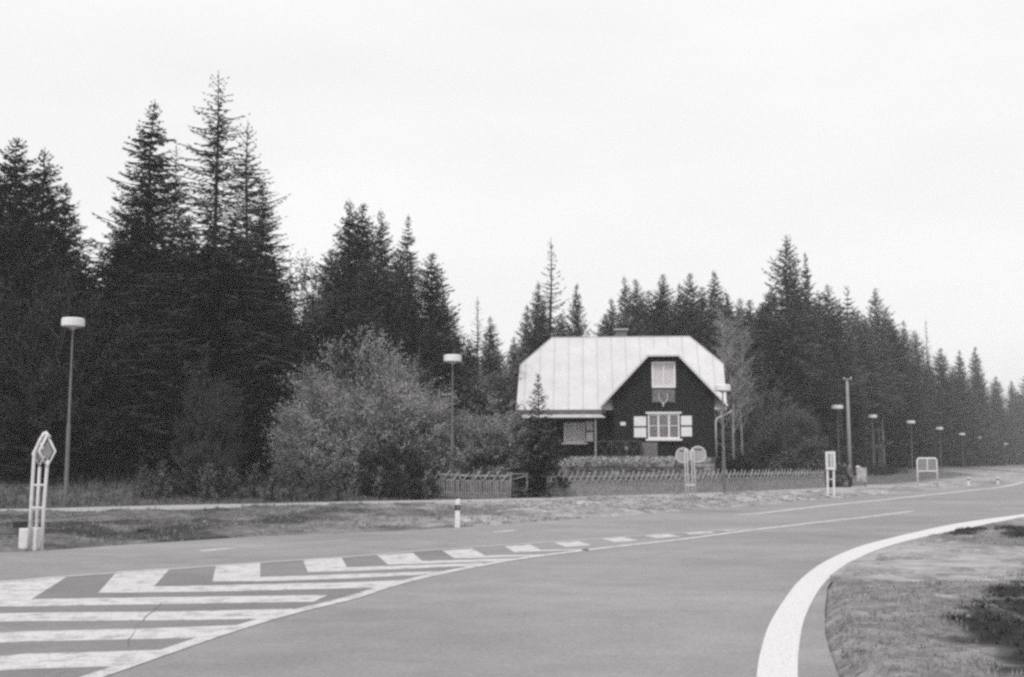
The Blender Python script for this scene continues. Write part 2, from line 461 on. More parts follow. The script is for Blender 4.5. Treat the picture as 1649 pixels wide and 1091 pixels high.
strip('edge_line', BO_s, BI_s, .004, M['paint_fresh'])
def line(name, pts, w, z, mat, n=6):
    P_ = catmull(pts, n); A = []; B = []
    for i, p in enumerate(P_):
        d = (P_[min(i+1, len(P_)-1)]-P_[max(i-1, 0)]).normalized(); nrm = Vector((-d.y, d.x, 0))
        ww = w[0] + (w[1]-w[0])*i/(len(P_)-1) if isinstance(w, tuple) else w
        A.append(p+nrm*ww/2); B.append(p-nrm*ww/2)
    return strip(name, A, B, z, mat)
G = lambda L_: [gp(*p) for p in L_]
fl = G([(1185,829.5),(1232,826),(1330,814.5),(1415,806),(1480,799),(1566,789.6),(1637,779.6)])
line('edge_line', fl + [fl[-1]+far_dir*100], (.30,.5), .004, M['paint_hatch'])
line('centre_line', G([(1215,853.5),(1330,840),(1400,832.5),(1470,823.5)]), .26, .004, M['paint_hatch'])
line('centre_line', G([(1470,823.5),(1530,816),(1600,807),(1660,800)]), .2, .004, M['paint_faint'])
nb = [gp(30,1130)] + G([(150,1091),(260,1053),(370,1016),(465,988),(560,965),(630,943),(700,926),(775,911),(850,898.5),(975,883),(1100,869),(1215,853.5)])
line('hatch_border_line', nb, (.21,.24), .008, M['paint_hatch'])
fb = [gp(-80,944)] + G([(42,934.5),(100,929.5),(300,915.5),(430,906),(560,897.5),(700,886),(900,873),(1050,862),(1215,851.5)])
line('hatch_border_line', fb, .15, .008, M['paint_thin'])
line('lane_dash_line', G([(320,888),(372,883.5)]), .30, .004, M['paint_hatch'], 2)
line('lane_dash_line', G([(372,883.5),(460,877),(565,870)]), .10, .004, M['paint_thin'])
line('lane_dash_line', G([(795,857),(832,854.5)]), .30, .004, M['paint_hatch'], 2)
line('lane_dash_line', G([(832,854.5),(920,848)]), .12, .004, M['paint_faint'])
def hatch_bed():
    A = catmull([gp(-80,944)] + G([(42,934.5),(100,929.5),(300,915.5),(430,906),(560,897.5),(700,886),(760,882.5)]))
    B = catmull([gp(-60,1180), gp(30,1130)] + G([(150,1091),(260,1053),(370,1016),(465,988),(560,965),(630,943),(700,926),(760,914)]))
    mb = MB(); P_ = A + B[::-1]
    mb.add([(p.x, p.y, .0022) for p in P_], [tuple(range(len(P_)))])
    o = mb.build('road_surface_unworn', M['asphalt_dark'])
    tag(o, kind='structure')
hatch_bed()
chev = [
 ([(-60,940),(107,930),(50,966),(-60,972)], [(-60,968),(50,965.5),(528,959),(505,970),(50,977.5),(-60,979)]),
 ([(188,921.5),(274,916),(247,946),(158,955.5)], [(158,955.5),(247,945.5),(560,938.5),(648,935),(610,947),(400,952.5),(247,955)]),
 ([(348,911),(419,906.5),(419,933),(342,937)], [(342,937),(419,930),(560,925.5),(725,920),(705,925),(560,932.5),(419,937)]),
 ([(488,903),(550,898),(560,917),(496,922)], [(496,922),(560,914.5),(780,907),(765,912),(560,920.5)]),
 ([(607,894.5),(665,891),(682,906),(625,910)], [(625,910),(682,904),(832,900),(815,904),(682,908.5)]),
 ([(712,887),(760,884),(784,896.5),(732,900)], [(732,900),(784,895.3),(885,893.3),(872,895.6),(784,898.8)]),
 ([(813,880.5),(854,877.5),(873,887),(829,890.5)], [(829,890.5),(873,886),(945,885),(930,887),(873,888.5)]),
 ([(892,874.5),(930,871.8),(953,878.5),(911,881.5)], None),
 ([(969,868.5),(1005,865.5),(1028,871),(990,873.5)], None),
 ([(1036,863),(1075,860.5),(1097,864.5),(1057,867)], None),
 ([(1100,858.5),(1143,856),(1152,858.5),(1110,861)], None),
 ([(1158,854.5),(1180,853),(1190,854.3),(1168,856)], None)]
for blk, st in chev:
    mb = MB()
    def addp(L_, z):
        q = G(L_); mb.add([(p.x, p.y, z) for p in q], [tuple(range(len(q)))])
    addp(blk, .004)
    if st: addp(st, .0055)
    tag(mb.build('chevron_marking', M['paint_hatch']), kind='structure')
for st in [[(-60,990),(42,987.5),(300,985),(474,981),(440,997),(300,999.5),(42,1001),(-60,1003)],
           [(-60,1022),(42,1017.5),(229,1013),(395,1007),(328,1028),(229,1030),(42,1034),(-60,1038)],
           [(-60,1063),(42,1053.5),(180,1050),(277,1046.5),(190,1074),(42,1078),(-60,1086)]]:
    flat('chevron_marking', G(st), .004, M['paint_hatch'])

rs = random.Random(77)
def crack(a_, b_, w_, amp):
    n_ = max(4, int((b_-a_).length/.25)); A = []; B = []; off = 0
    dn_ = (b_-a_).normalized(); nn = Vector((-dn_.y, dn_.x, 0))
    for k in range(n_+1):
        off = off*.8 + rs.uniform(-amp, amp); p_ = a_.lerp(b_, k/n_) + nn*off; ww = .45*w_*rs.uniform(.2, 1.2)*math.sin(math.pi*min(1, max(.04, k/n_)))
        A.append(p_+nn*ww/2); B.append(p_-nn*ww/2)
    strip('road_crack', A, B, .0095, M['asphalt_crack'])
M['asphalt_crack'] = simple('asphalt_crack', .18, .95, .3, 5)
for a_, b_, w_ in [((268,966),(224,1014),.035),((224,1014),(205,1045),.03),((700,1020),(1010,990),.012),((560,1060),(830,1075),.012),((980,905),(1260,880),.03),((1240,880),(1480,845),.03),((90,912),(520,888),.035),((880,960),(1120,935),.015)]:
    crack(gp(*a_), gp(*b_), w_, .03)

# footpath along the far side of the verge, a step above the grass
pa = [VE[1]+Vector((-40,-7.2,0)), VE[1]+Vector((-20,-3.6,0))] + catmull(VE[1:13], 3); A = []; B = []
for i, p in enumerate(pa):
    d = (pa[min(i+1, len(pa)-1)]-pa[max(i-1, 0)]).normalized(); nrm = Vector((-d.y, d.x, 0))
    A.append(p - nrm*.2); B.append(p - nrm*4.6)
mb = MB(); n = len(A)
mb.add([(p.x, p.y, .09) for p in A]+[(p.x, p.y, .09) for p in B]+[(p.x, p.y, -.1) for p in B], [(i, i+1, n+i+1, n+i) for i in range(n-1)]+[(n+i, n+i+1, 2*n+i+1, 2*n+i) for i in range(n-1)])
M['path_gravel'] = simple('path_gravel', .36, .95, .25, 2.5, bump=.5)
tag(mb.build('path', M['path_gravel']), kind='structure')
# low slab beside the inner curve
q = G([(1336,936),(1380,939),(1420,942),(1470,946),(1523,949),(1600,944),(1670,930),(1670,880),(1570,872),(1500,880),(1440,886),(1395,900),(1365,914)])
mb = MB(); nq = len(q)
mb.add([(p.x, p.y, .085) for p in q]+[(p.x, p.y, -.05) for p in q], [tuple(range(nq))]+[(k, (k+1)%nq, nq+(k+1)%nq, nq+k) for k in range(nq)])
tag(mb.build('pavement', simple('slab', .31, .95, .35, 1.5, bump=.3)), kind='structure')

# ------------------------------------------------------------------ foliage
def kites(O_, D_, S_, Lh, W):
    """kite-shaped sprays: origin, direction, side vector (unit), length, width"""
    n = len(O_); V = np.empty((n, 4, 3), np.float32)
    V[:,0] = O_
    V[:,1] = O_ + D_*(Lh*.45)[:,None] + S_*(W*.5)[:,None]
    V[:,2] = O_ + D_*Lh[:,None]
    V[:,3] = O_ + D_*(Lh*.45)[:,None] - S_*(W*.5)[:,None]
    FI = np.arange(n*4).reshape(n, 4)
    return V.reshape(-1, 3), FI
def norm(a): return a/np.maximum(np.linalg.norm(a, axis=-1, keepdims=True), 1e-6)

PROTO = {}
def conifer(key, seed, H=20., Rb=3.2, cb=.04, whorl=.42, per=8, dens=.17, sparse_top=0., power=.8, twig=.75, mat='needle_mid', barkmat='bark', gappy=.1, up=.35, wk=1.0):
    rs = np.random.RandomState(seed)
    O_, D_, S_, Ls, Ws = [], [], [], [], []
    trunk = MB()
    r0 = H*.0085+.04
    lean = rs.uniform(-.012, .012, 2)*H
    bend = lambda z: Vector((lean[0]*(z/H)**2+.05*math.sin(z*.5), lean[1]*(z/H)**2, z))
    trunk.tube([bend(H*k/12.) for k in range(13)], r0, 7, .015)
    z = H*cb
    sect = rs.uniform(.75, 1.2, 16)
    while z < H*.985:
        f = (z - H*cb)/(H*(1-cb))
        env = Rb*((1-f)**power)*(1 if f > .12 else .65+.35*f/.12)
        sp = sparse_top if f > .55 else 0
        nb_ = max(4, int(per*(1-.45*f)*(1-.45*sp)))
        ph = rs.uniform(0, 6.28)
        for b in range(nb_):
            if rs.rand() < gappy*(1+sp): continue
            az = ph + 6.283*b/nb_ + rs.uniform(-.35, .35)
            L_ = env*sect[int((az % 6.283)/6.2832*16) % 16]*rs.uniform(.62, 1.15)+.06
            if rs.rand() < .06: L_ *= 1.25
            el = (up if f > .6 else up*(f/.6)*1.6-.38) + rs.uniform(-.12, .12)
            if f > .93: el = .6
            z0 = z + rs.uniform(-.2, .2)*whorl
            c = bend(z0); h2 = np.array([math.cos(az), math.sin(az), 0.]); sd = np.array([-math.sin(az), math.cos(az), 0.])
            stp = dens*(1+.9*sp)
            n = max(2, int(L_/stp))
            s = (np.arange(n)+rs.uniform(.2, .8, n))/n
            curve = np.sin(s*2.3)*(-.10*L_) + (s**2)*.22*L_ if f < .75 else (s**2)*.1*L_
            pos = np.array([c.x, c.y, c.z])[None] + h2[None]*(s*L_*math.cos(el))[:,None]
            pos[:,2] += s*L_*math.sin(el) + curve
            tl = (.30*(1-s)*L_ + .28*min(1, .22+(1-f)*5))*twig*(.65 if sp else 1)
            for sgn in (-1, 1):
                k = n
                d = norm(h2[None]*rs.uniform(.45, 1.1, (k,1)) + sgn*sd[None]*rs.uniform(.5, 1.1, (k,1)) + np.stack([np.zeros(k), np.zeros(k), rs.uniform(-.65, .12, k)], 1))
                side = norm(np.cross(d, np.array([0,0,1.])[None] + rs.uniform(-.6,.6,(k,3))))
                O_.append(pos); D_.append(d); S_.append(side); Ls.append(tl*rs.uniform(.7, 1.3, k)); Ws.append(rs.uniform(.10, .22, k)*(.8 if sp else 1))
            # hanging shoots
            d = norm(np.stack([rs.uniform(-.4,.4,n), rs.uniform(-.4,.4,n), -np.ones(n)], 1))
            side = norm(np.cross(d, rs.uniform(-1,1,(n,3))))
            O_.append(pos); D_.append(d); S_.append(side); Ls.append(rs.uniform(.15, .5, n)*(1-.8*f)*(.5 if sp else 1)); Ws.append(rs.uniform(.09, .18, n))
            # tip
            dt = norm((h2*math.cos(el)+np.array([0,0,math.sin(el)+.25]))[None]); tip = pos[-1:]
            O_.append(tip); D_.append(dt); S_.append(norm(np.cross(dt, [[0,0,1.]]))); Ls.append(np.array([.30 if f < .85 else .16])); Ws.append(np.array([.10]))
            if n > 3: trunk.bar(c, Vector(pos[-2]), .022 + .007*L_)
        z += whorl*rs.uniform(.75, 1.25)*(1 - .35*f)*(1+.55*sp)
    O_ = np.concatenate(O_); D_ = np.concatenate(D_); S_ = np.concatenate(S_); Ls = np.concatenate(Ls); Ws = np.concatenate(Ws)
    V, FI = kites(O_, D_, S_, Ls*wk**.5, Ws*wk)
    cr = np_mesh('crown', V, FI, 4, M[mat], link=False)
    tr = trunk.build('trunk', M[barkmat]); COL.objects.unlink(tr)
    PROTO[key] = (tr, cr, H, Rb)

def broadleaf(key, seed, H=8., Rb=4., trunk_h=1., nleaf=16000, leaf=.16, mat='leaf_pale', barkmat='bark', stems=5, rise=.25, squash=1., lobes=26):
    rs = np.random.RandomState(seed)
    tr = MB(); ends = []
    def grow(p, d, L_, r, lv):
        q = p + d*L_
        mid = p + d*L_*.5 + Vector(rs.uniform(-.06,.06,3))*L_
        tr.tube([p, mid, q], r, 5, r*.55)
        if lv == 0:
            ends.append((p, q)); return
        for k in range(4 if lv > 1 else 3):
            nd = (d + Vector(rs.uniform(-.85,.85,3)) + Vector((0,0,.10))).normalized()
            st = p + d*L_*rs.uniform(.45, 1.0)
            grow(st, nd, L_*rs.uniform(.55, .8), r*.5, lv-1)
    for k in range(stems):
        az = 6.283*k/stems + rs.uniform(-.4, .4); t = rs.uniform(.15, .75) if stems > 1 else .05
        d = Vector((math.cos(az)*t, math.sin(az)*t, 1)).normalized()
        grow(Vector((math.cos(az)*.12, math.sin(az)*.12, 0)) if stems > 1 else Vector((0,0,0)), d, H*.42, .03+.011*H, 3)
    # leaves: along end twigs, rescaled into an uneven dome
    lob = norm(rs.normal(0, 1, (lobes, 3))); lr = rs.uniform(.72, 1.08, lobes)
    # lots of shoots: start on the dome interior, point outward and up
    ns = nleaf//14
    nc = max(12, ns//12); ci = rs.randint(0, nc, ns)
    uc = norm(rs.normal(0, 1, (nc, 3))); uc[:,2] = np.abs(uc[:,2])*1.0 - .18; uc = norm(uc)
    rc = rs.uniform(.40, 1.0, nc)**.5
    u = norm(uc[ci] + rs.normal(0, .055, (ns, 3))*np.array([1,1,.55]))
    near = np.argmax(u@lob.T, 1)
    dist = 1-(u*lob[near]).sum(1)
    rad = lr[near]*(1-.5*np.clip(dist, 0, .35))*rc[ci]*rs.uniform(.86, 1.08, ns)
    cen = np.stack([u[:,0]*Rb*rad, u[:,1]*Rb*rad, trunk_h + np.clip((u[:,2]+.18)/1.18, 0, 1)**.85*(H*.92-trunk_h)*rad*squash], 1)
    sdv = norm(u*np.array([1,1,.4]) + np.array([0,0,rise]) + rs.uniform(-.35,.35,(ns,3)))
    k = 14
    t = np.linspace(0, 1, k)[None,:,None]; ln = rs.uniform(.5, 1.15, (ns,1,1))*H/9
    pos = cen[:,None,:] + sdv[:,None,:]*t*ln
    pos = pos + rs.normal(0, .05, pos.shape)
    d = norm(sdv[:,None,:]*.7 + rs.normal(0, .75, pos.shape))
    pos = pos.reshape(-1, 3); d = d.reshape(-1, 3)
    side = norm(np.cross(d, rs.normal(0, 1, d.shape)))
    Ls = rs.uniform(.7, 1.4, len(pos))*leaf; Ws = Ls*rs.uniform(.4, .65, len(pos))
    V, FI = kites(pos, d, side, Ls, Ws)
    cr = np_mesh('crown', V, FI, 4, M[mat], link=False)
    # keep limbs inside the dome
    vv = np.array(tr.v); rr = np.hypot(vv[:,0], vv[:,1]); k_ = np.minimum(1, Rb*.8/np.maximum(rr, .01)); vv[:,0] *= k_; vv[:,1] *= k_
    vv[:,2] = np.where(vv[:,2] > H*.85, H*.85+(vv[:,2]-H*.85)*.1, vv[:,2]); tr.v = [tuple(q) for q in vv]
    t_ = tr.build('trunk', M[barkmat]); COL.objects.unlink(t_)
    PROTO[key] = (t_, cr, H, Rb)

def place(key, name, x, y, H, wide, label, cat='tree', group=None, mat=None, z=None):
    tr, cr, H0, R0 = PROTO[key]
    e = empty(name, (x, y, (hz(x, y) if z is None else z)-.12), random.uniform(0, 6.28), label, cat, group)
    s = H/H0
    e.scale = (s*wide, s*wide, s)
    for src in (tr, cr):
        c = src.copy(); COL.objects.link(c); c.parent = e
        if mat and src is cr:
            c.material_slots[0].link = 'OBJECT'; c.material_slots[0].material = M[mat]
    return e
def tree_px(key, name, px, py, Y, wide, label, cat='tree', group=None, mat=None):
    if px > 1290 and key not in ('shrub', 'loose'):
        k_ = (px-824)/F
        yl = float(np.interp(px, [1290,1351,1407,1469,1515,1551,1577,1602,1640,1720], [106,113,135,155,181,212,240,285,325,400]))
        Y = max(Y, yl + min(62, 5.5/max(.51-k_, .02)*.8) + (Y*7 % 9))
        if px > 1400: wide *= .92
    elif px < 470 and Y < 64 and key != 'round': Y += 5
    p = vp(px, py, Y)
    return place(key, name, p.x, Y, p.z - hz(p.x, Y) + .12, wide, label, cat, group, mat)

conifer('dense_a', 1, 20, 5.4, .03, .38, 12, .17, power=.72, twig=.9)
conifer('dense_b', 2, 20, 5.4, .04, .38, 12, .17, power=.85, twig=.9)
conifer('dense_c', 3, 20, 4.8, .05, .38, 12, .17, power=.66, twig=.9)
conifer('sparse_a', 4, 26, 6.2, .04, .46, 12, .16, sparse_top=.0, power=.80, up=.15, twig=.8, gappy=.2)
conifer('sparse_b', 5, 26, 6.0, .04, .50, 12, .17, sparse_top=.12, power=.72, up=.1, gappy=.2, twig=.8)
conifer('thin', 6, 20, 3.4, .06, .50, 9, .17, sparse_top=.2, power=.9, gappy=.2)
conifer('stand_a', 7, 21, 4.2, .36, .42, 9, .17, power=.7, gappy=.12, barkmat='bark_mid')
conifer('stand_b', 8, 21, 3.6, .44, .45, 9, .17, power=.6, gappy=.12, barkmat='bark_mid')
conifer('larch', 9, 14, 4.4, .08, .50, 9, .17, power=.8, mat='needle_pale', up=.1)
conifer('small', 10, 6.6, 1.9, .03, .22, 9, .10, sparse_top=.45, power=1.0, twig=1.0, wk=.9)
conifer('sapling', 11, 1.8, .62, .06, .16, 6, .09, power=.9, twig=.35, mat='leaf_mid', up=.7, wk=.5)
broadleaf('round', 21, 9.2, 4.7, .6, 72000, .105, 'leaf_pale', stems=6)
broadleaf('loose', 22, 9., 3.4, 1.2, 26000, .14, 'leaf_mid', stems=3)
broadleaf('shrub', 23, 3.6, 2.3, .1, 16000, .13, 'leaf_dark', stems=6, rise=.3)
broadleaf('tall_leafy', 24, 16., 3.6, 4., 26000, .17, 'leaf_mid', stems=1, rise=.6)

# ---- named trees on the skyline, left to right
GL = 'spruces at the left of the house'
for a_ in [
 ('dense_c', 30, 222, 57, 1.15, 'dark spruce cut by the left edge of the picture, its tip at the frame', 'needle_dark'),
 ('dense_b', 70, 238, 61, 1.15, 'dark narrow spruce second from the left edge, above the first street lamp', 'needle_dark'),
 ('dense_b', 110, 293, 66, 1.0, 'shorter dark spruce third from the left edge, beside the sky gap', 'needle_dark'),
 ('sparse_a', 241, 158, 66, 1.15, 'very tall spruce with thin layered top, left of the tallest tree', 'needle_dark'),
 ('sparse_b', 282, 232, 71, .85, 'lower ragged spruce top leaning against the tall layered spruce', 'needle_dark'),
 ('sparse_b', 356, 116, 64, 1.15, 'tallest spruce of all, with bare wiry top against the sky', 'needle_dark'),
 ('sparse_b', 404, 192, 70, 1.15, 'tall wiry spruce just right of the tallest tree', 'needle_dark'),
 ('sparse_a', 428, 290, 68, 1.0, 'dark spruce at the right foot of the tallest group', 'needle_dark'),
 ('dense_b', 563, 320, 80, 1.0, 'high dark spruce at the left of the middle clump', 'needle_mid'),
 ('dense_c', 586, 327, 85, .95, 'spruce second from left in the middle clump, half behind its neighbour', 'needle_mid'),
 ('dense_b', 613, 336, 82, .8, 'slim pointed spruce in the middle of the middle clump', 'needle_mid'),
 ('sparse_a', 655, 343, 80, .75, 'slim spruce with airy top, right of centre in the middle clump', 'needle_mid'),
 ('dense_c', 697, 407, 77, 1.15, 'broad blunt spruce at the right end of the middle clump, behind the second lamp', 'needle_mid'),
 ('thin', 769, 478, 90, 1.2, 'small thin spruce with open top between the middle clump and the house', 'needle_mid'),
 ('dense_b', 788, 508, 94, 1.0, 'small spruce right beside the thin open one, left of the white roof', 'needle_mid'),
 ('dense_b', 825, 540, 104, 1.0, 'short far spruce just left of the white roof corner', 'needle_far'),
 ('dense_b', 850, 488, 102, .8, 'far spruce shoulder left of the thin tall one behind the roof', 'needle_far'),
 ('thin', 884, 383, 96, 1.3, 'tall thin straggly spruce behind the left end of the white roof', 'needle_far'),
 ('dense_b', 868, 452, 98, .85, 'bushier spruce growing at the foot of the tall straggly one', 'needle_far'),
 ('dense_b', 927, 453, 101, .72, 'single pointed spruce with sky on both sides above the roof ridge', 'needle_far'),
 ('dense_b', 985, 478, 112, .9, 'far spruce at the left end of the row above the ridge', 'needle_far'),
 ('dense_b', 1005, 443, 110, .75, 'pointed far spruce first peak of the row above the ridge', 'needle_far'),
 ('dense_c', 1023, 449, 112, .8, 'far spruce right beside the first peak above the chimney', 'needle_far'),
 ('dense_c', 1046, 467, 114, .9, 'lower far spruce in the dip of the row above the ridge', 'needle_far'),
 ('dense_c', 1068, 441, 114, .9, 'blunt far spruce straight above the front gable', 'needle_far'),
 ('dense_b', 1092, 454, 116, .8, 'slim far spruce between two taller ones above the front gable', 'needle_far'),
 ('dense_c', 1112, 439, 114, .8, 'pointed far spruce above the right end of the ridge', 'needle_far'),
 ('dense_b', 1153, 433, 113, .95, 'broad pointed spruce above the right roof corner', 'needle_far'),
 ('dense_c', 1192, 480, 118, .9, 'lower dull spruce right of the broad one by the roof corner', 'needle_far'),
 ('stand_a', 1262, 378, 108, .95, 'highest spruce on the right side, broad with ragged flanks', 'needle_mid'),
 ('sparse_a', 1297, 404, 112, .62, 'second highest spruce on the right side, open topped', 'needle_mid'),
 ('stand_a', 1331, 458, 115, 1.0, 'dark blunt spruce right of the two highest ones', 'needle_mid'),
 ('larch', 1362, 460, 124, .75, 'pale fuzzy larch top between dark spruces on the right', 'needle_pale'),
 ('stand_b', 1388, 505, 117, 1.0, 'dark spruce behind the wooden utility pole', 'needle_mid'),
 ('stand_a', 1413, 463, 124, .95, 'dark pointed spruce standing alone above the street lamp row', 'needle_mid'),
 ('stand_a', 1436, 512, 128, .9, 'dark spruce right of the lone pointed one', 'needle_mid'),
 ('dense_b', 1457, 514, 132, .9, 'pale pointed spruce falling away to the right', 'needle_far'),
 ('thin', 1492, 512, 136, .8, 'thin mast-like spruce sticking out of the right forest', 'needle_mid'),
 ('dense_c', 1515, 560, 140, 1.1, 'rounded dark spruce right of the mast-like one', 'needle_mid'),
 ('dense_b', 1546, 562, 150, .95, 'dark pointed spruce near the right end of the forest', 'needle_mid'),
 ('dense_b', 1570, 556, 152, .95, 'pale pointed spruce near the right end of the forest', 'needle_far'),
 ('dense_c', 1604, 606, 172, 1.2, 'small dark spruce where the forest drops to the sky gap', 'needle_mid'),
 ('dense_b', 1630, 612, 196, 1.3, 'small far spruce just inside the right edge of the picture', 'needle_far'),
 ('dense_c', 1655, 596, 190, 1.3, 'far spruce cut by the right edge of the picture', 'needle_mid')]:
    k, px, py, Y, w, lab, mt = a_
    tree_px(k, 'spruce_tree', px, py, Y, w, lab, group=None, mat=mt)

# ---- the mass below the skyline
rs = random.Random(5)
lab = 'dark spruce within the solid forest wall left of the big pale tree'
for px, py, Y in [(45,400,56),(95,400,59),(140,410,62),(185,372,61),(160,470,57),(215,330,70),(225,440,58),(265,380,60),(300,345,72),(300,450,58),
                  (335,390,60),(375,345,76),(365,470,59),(400,395,60),(435,420,62),(455,470,72),(80,480,54),(20,330,60),(-20,260,58),(400,520,58),(480,520,70)]:
    tree_px(rs.choice(['dense_a','dense_b','dense_c']), 'spruce_tree', px, py, Y, rs.uniform(1.1, 1.35), lab, group='forest wall spruces on the left', mat='needle_dark')
lab = 'spruce within the middle clump behind the big pale tree, its top below the skyline'
for px, py, Y in [(535,400,84),(560,440,78),(590,420,76),(625,430,77),(665,450,76),(715,470,79),(735,520,80),(640,400,90),(755,545,86),(500,470,80),(600,500,74),(690,510,74),(800,560,100),(780,580,90)]:
    tree_px(rs.choice(['dense_a','dense_b','dense_c']), 'spruce_tree', px, py, Y, rs.uniform(1.0, 1.25), lab, group='middle clump spruces', mat='needle_mid')
lab = 'far spruce within the forest behind the white roofed house, its top below the skyline'
for px, py, Y in [(850,545,112),(900,540,114),(945,545,116),(965,530,120),(1030,500,120),(1060,500,122),(1085,505,120),(1130,480,120),(1145,520,110),(1175,520,108),(1170,490,122),(1210,520,112),(1225,500,122),(1036,480,126),(1057,484,126),(1081,482,128),(1102,478,124),(1131,462,126),(1172,468,124),(1208,482,124),(1228,488,118),(905,505,108),(870,490,110),(838,560,112),(975,505,120)]:
    tree_px(rs.choice(['dense_b','dense_c','dense_a']), 'spruce_tree', px, py, Y, rs.uniform(1.05, 1.3), lab, group='forest spruces behind the house', mat='needle_far')
lab = 'spruce inside the dark forest right of the house, top below the skyline'
for px, py, Y in [(1235,470,116),(1250,520,106),(1285,470,118),(1310,500,108),(1345,520,110),(1370,540,114),(1400,560,116),(1425,560,120),(1320,560,124),(1280,540,125),(1350,580,128),
                  (1450,570,124),(1475,560,130),(1380,520,132),(1410,540,136),(1440,560,138),(1495,580,136),(1243,462,120),(1281,448,122),(1316,468,124),(1347,482,126),(1376,492,130),(1399,512,130),(1427,500,136),(1444,530,140),(1472,530,140)]:
    tree_px(rs.choice(['stand_a','stand_b','dense_c']) if px > 1290 else 'dense_a', 'spruce_tree', px, py, Y, rs.uniform(1.05, 1.3), lab, group='forest spruces right of the house', mat='needle_mid')
lab = 'spruce within the receding forest edge behind the street lamps at the far right'
for px, py, Y in [(1520,610,138),(1535,590,160),(1558,620,146),(1585,640,160),(1575,600,175),(1610,650,178),(1635,660,190),(1660,650,200),(1690,640,200),(1720,640,215),(1640,630,220),(1600,625,205),(1500,640,132),(1465,640,128)]:
    tree_px(rs.choice(['dense_a','dense_b','dense_c']), 'spruce_tree', px, py, Y, rs.uniform(1.25, 1.6), lab, group='forest edge spruces at the far right', mat='needle_mid')
# far-off wood closing the gaps behind everything
def wood():
    rs_ = np.random.RandomState(3); O_=[];D_=[];S_=[];Ls=[];Ws=[]
    for i in range(380):
        x = rs_.uniform(-95, 190); y = 128 + rs_.uniform(0, 26) + max(0, x-28)*2.05; Ht = rs_.uniform(7, 11.5)
        n = 420; f = rs_.rand(n)**.8; az = rs_.uniform(0, 6.28, n); r = 2.7*(1-f)**.8*rs_.uniform(.3, 1, n)
        O_.append(np.stack([x+np.cos(az)*r, y+np.sin(az)*r, .5+f*Ht], 1))
        D_.append(norm(np.stack([np.cos(az), np.sin(az), rs_.uniform(-.7,.2,n)], 1))); S_.append(norm(rs_.normal(0,1,(n,3)))); Ls.append(rs_.uniform(.6,1.3,n)); Ws.append(rs_.uniform(.2,.4,n))
    V, FI = kites(*[np.concatenate(q) for q in (O_,D_,S_,Ls,Ws)])
    o = np_mesh('distant_wood', V, FI, 4, M['needle_far'])
    tag(o, 'dense far wood filling the gaps low behind the nearer trees', 'wood', kind='stuff')
wood()

# ---- broadleaved trees and bushes
tree_px('round', 'broadleaf_tree', 590, 532, 63, 1.08, 'big rounded pale leafy tree left of the second street lamp')
tree_px('round', 'broadleaf_tree', 528, 608, 61.5, .85, 'lower pale leafy tree at the left foot of the big rounded one', mat='leaf_pale')
tree_px('round', 'broadleaf_tree', 655, 580, 64, .80, 'pale leafy tree hugging the right flank of the big rounded one')
tree_px('loose', 'broadleaf_tree', 800, 556, 78, 1.6, 'mid grey leafy tree between second lamp and white roof', mat='leaf_mid')
tree_px('loose', 'broadleaf_tree', 780, 628, 62.5, 1.35, 'spreading pale leafy tree behind the left fence and second lamp', mat='leaf_pale')
tree_px('tall_leafy', 'broadleaf_tree', 492, 410, 80, 1.1, 'airy leafy tree in the gap between tallest spruces and middle clump', mat='leaf_mid')
tree_px('loose', 'broadleaf_tree', 340, 560, 54.5, .62, 'dim leafy tree in front of the dark spruces under the tallest one', mat='leaf_dim')
tree_px('loose', 'broadleaf_tree', 90, 380, 55, .8, 'dull leafy tree among dark spruces above the first street lamp', mat='leaf_dark')
tree_px('shrub', 'bush', 335, 692, 50.5, .8, 'dim rounded bush at the foot of the dark spruces', 'bush', mat='leaf_dim')
tree_px('shrub', 'bush', 640, 690, 58.3, 1.15, 'dark rounded bush left of the fence corner under the pale tree', 'bush', mat='leaf_dark')
tree_px('loose', 'broadleaf_tree', 1272, 625, 92, 1.0, 'greyish leafy tree behind the right fence, dim against the forest', mat='leaf_mid')
tree_px('loose', 'broadleaf_tree', 1225, 590, 98, .8, 'loose leafy tree between the birch and the grey tree', mat='leaf_mid')
tree_px('shrub', 'bush', 1290, 700, 84, 1.4, 'low grey bush behind the right end of the fence', 'bush', mat='leaf_mid')
tree_px('shrub', 'bush', 1200, 722, 80, 1.1, 'low dark bush behind the fence right of the house', 'bush', mat='leaf_dark')
tree_px('shrub', 'bush', 1240, 700, 90, 1.2, 'dark bush further back behind the fence right of the house', 'bush', mat='leaf_dark')
tree_px('larch', 'larch_tree', 1503, 600, 182, .95, 'pale larch with drooping layered boughs in front of the dark right forest')
tree_px('small', 'spruce_tree', 867, 602, 59.6, .95, 'small spruce with thin pointed top standing before the left of the house', mat='needle_mid')
tree_px('shrub', 'bush', 885, 742, 60.3, .62, 'low dark bush at the foot of the small spruce by the gate', 'bush', mat='leaf_dark')
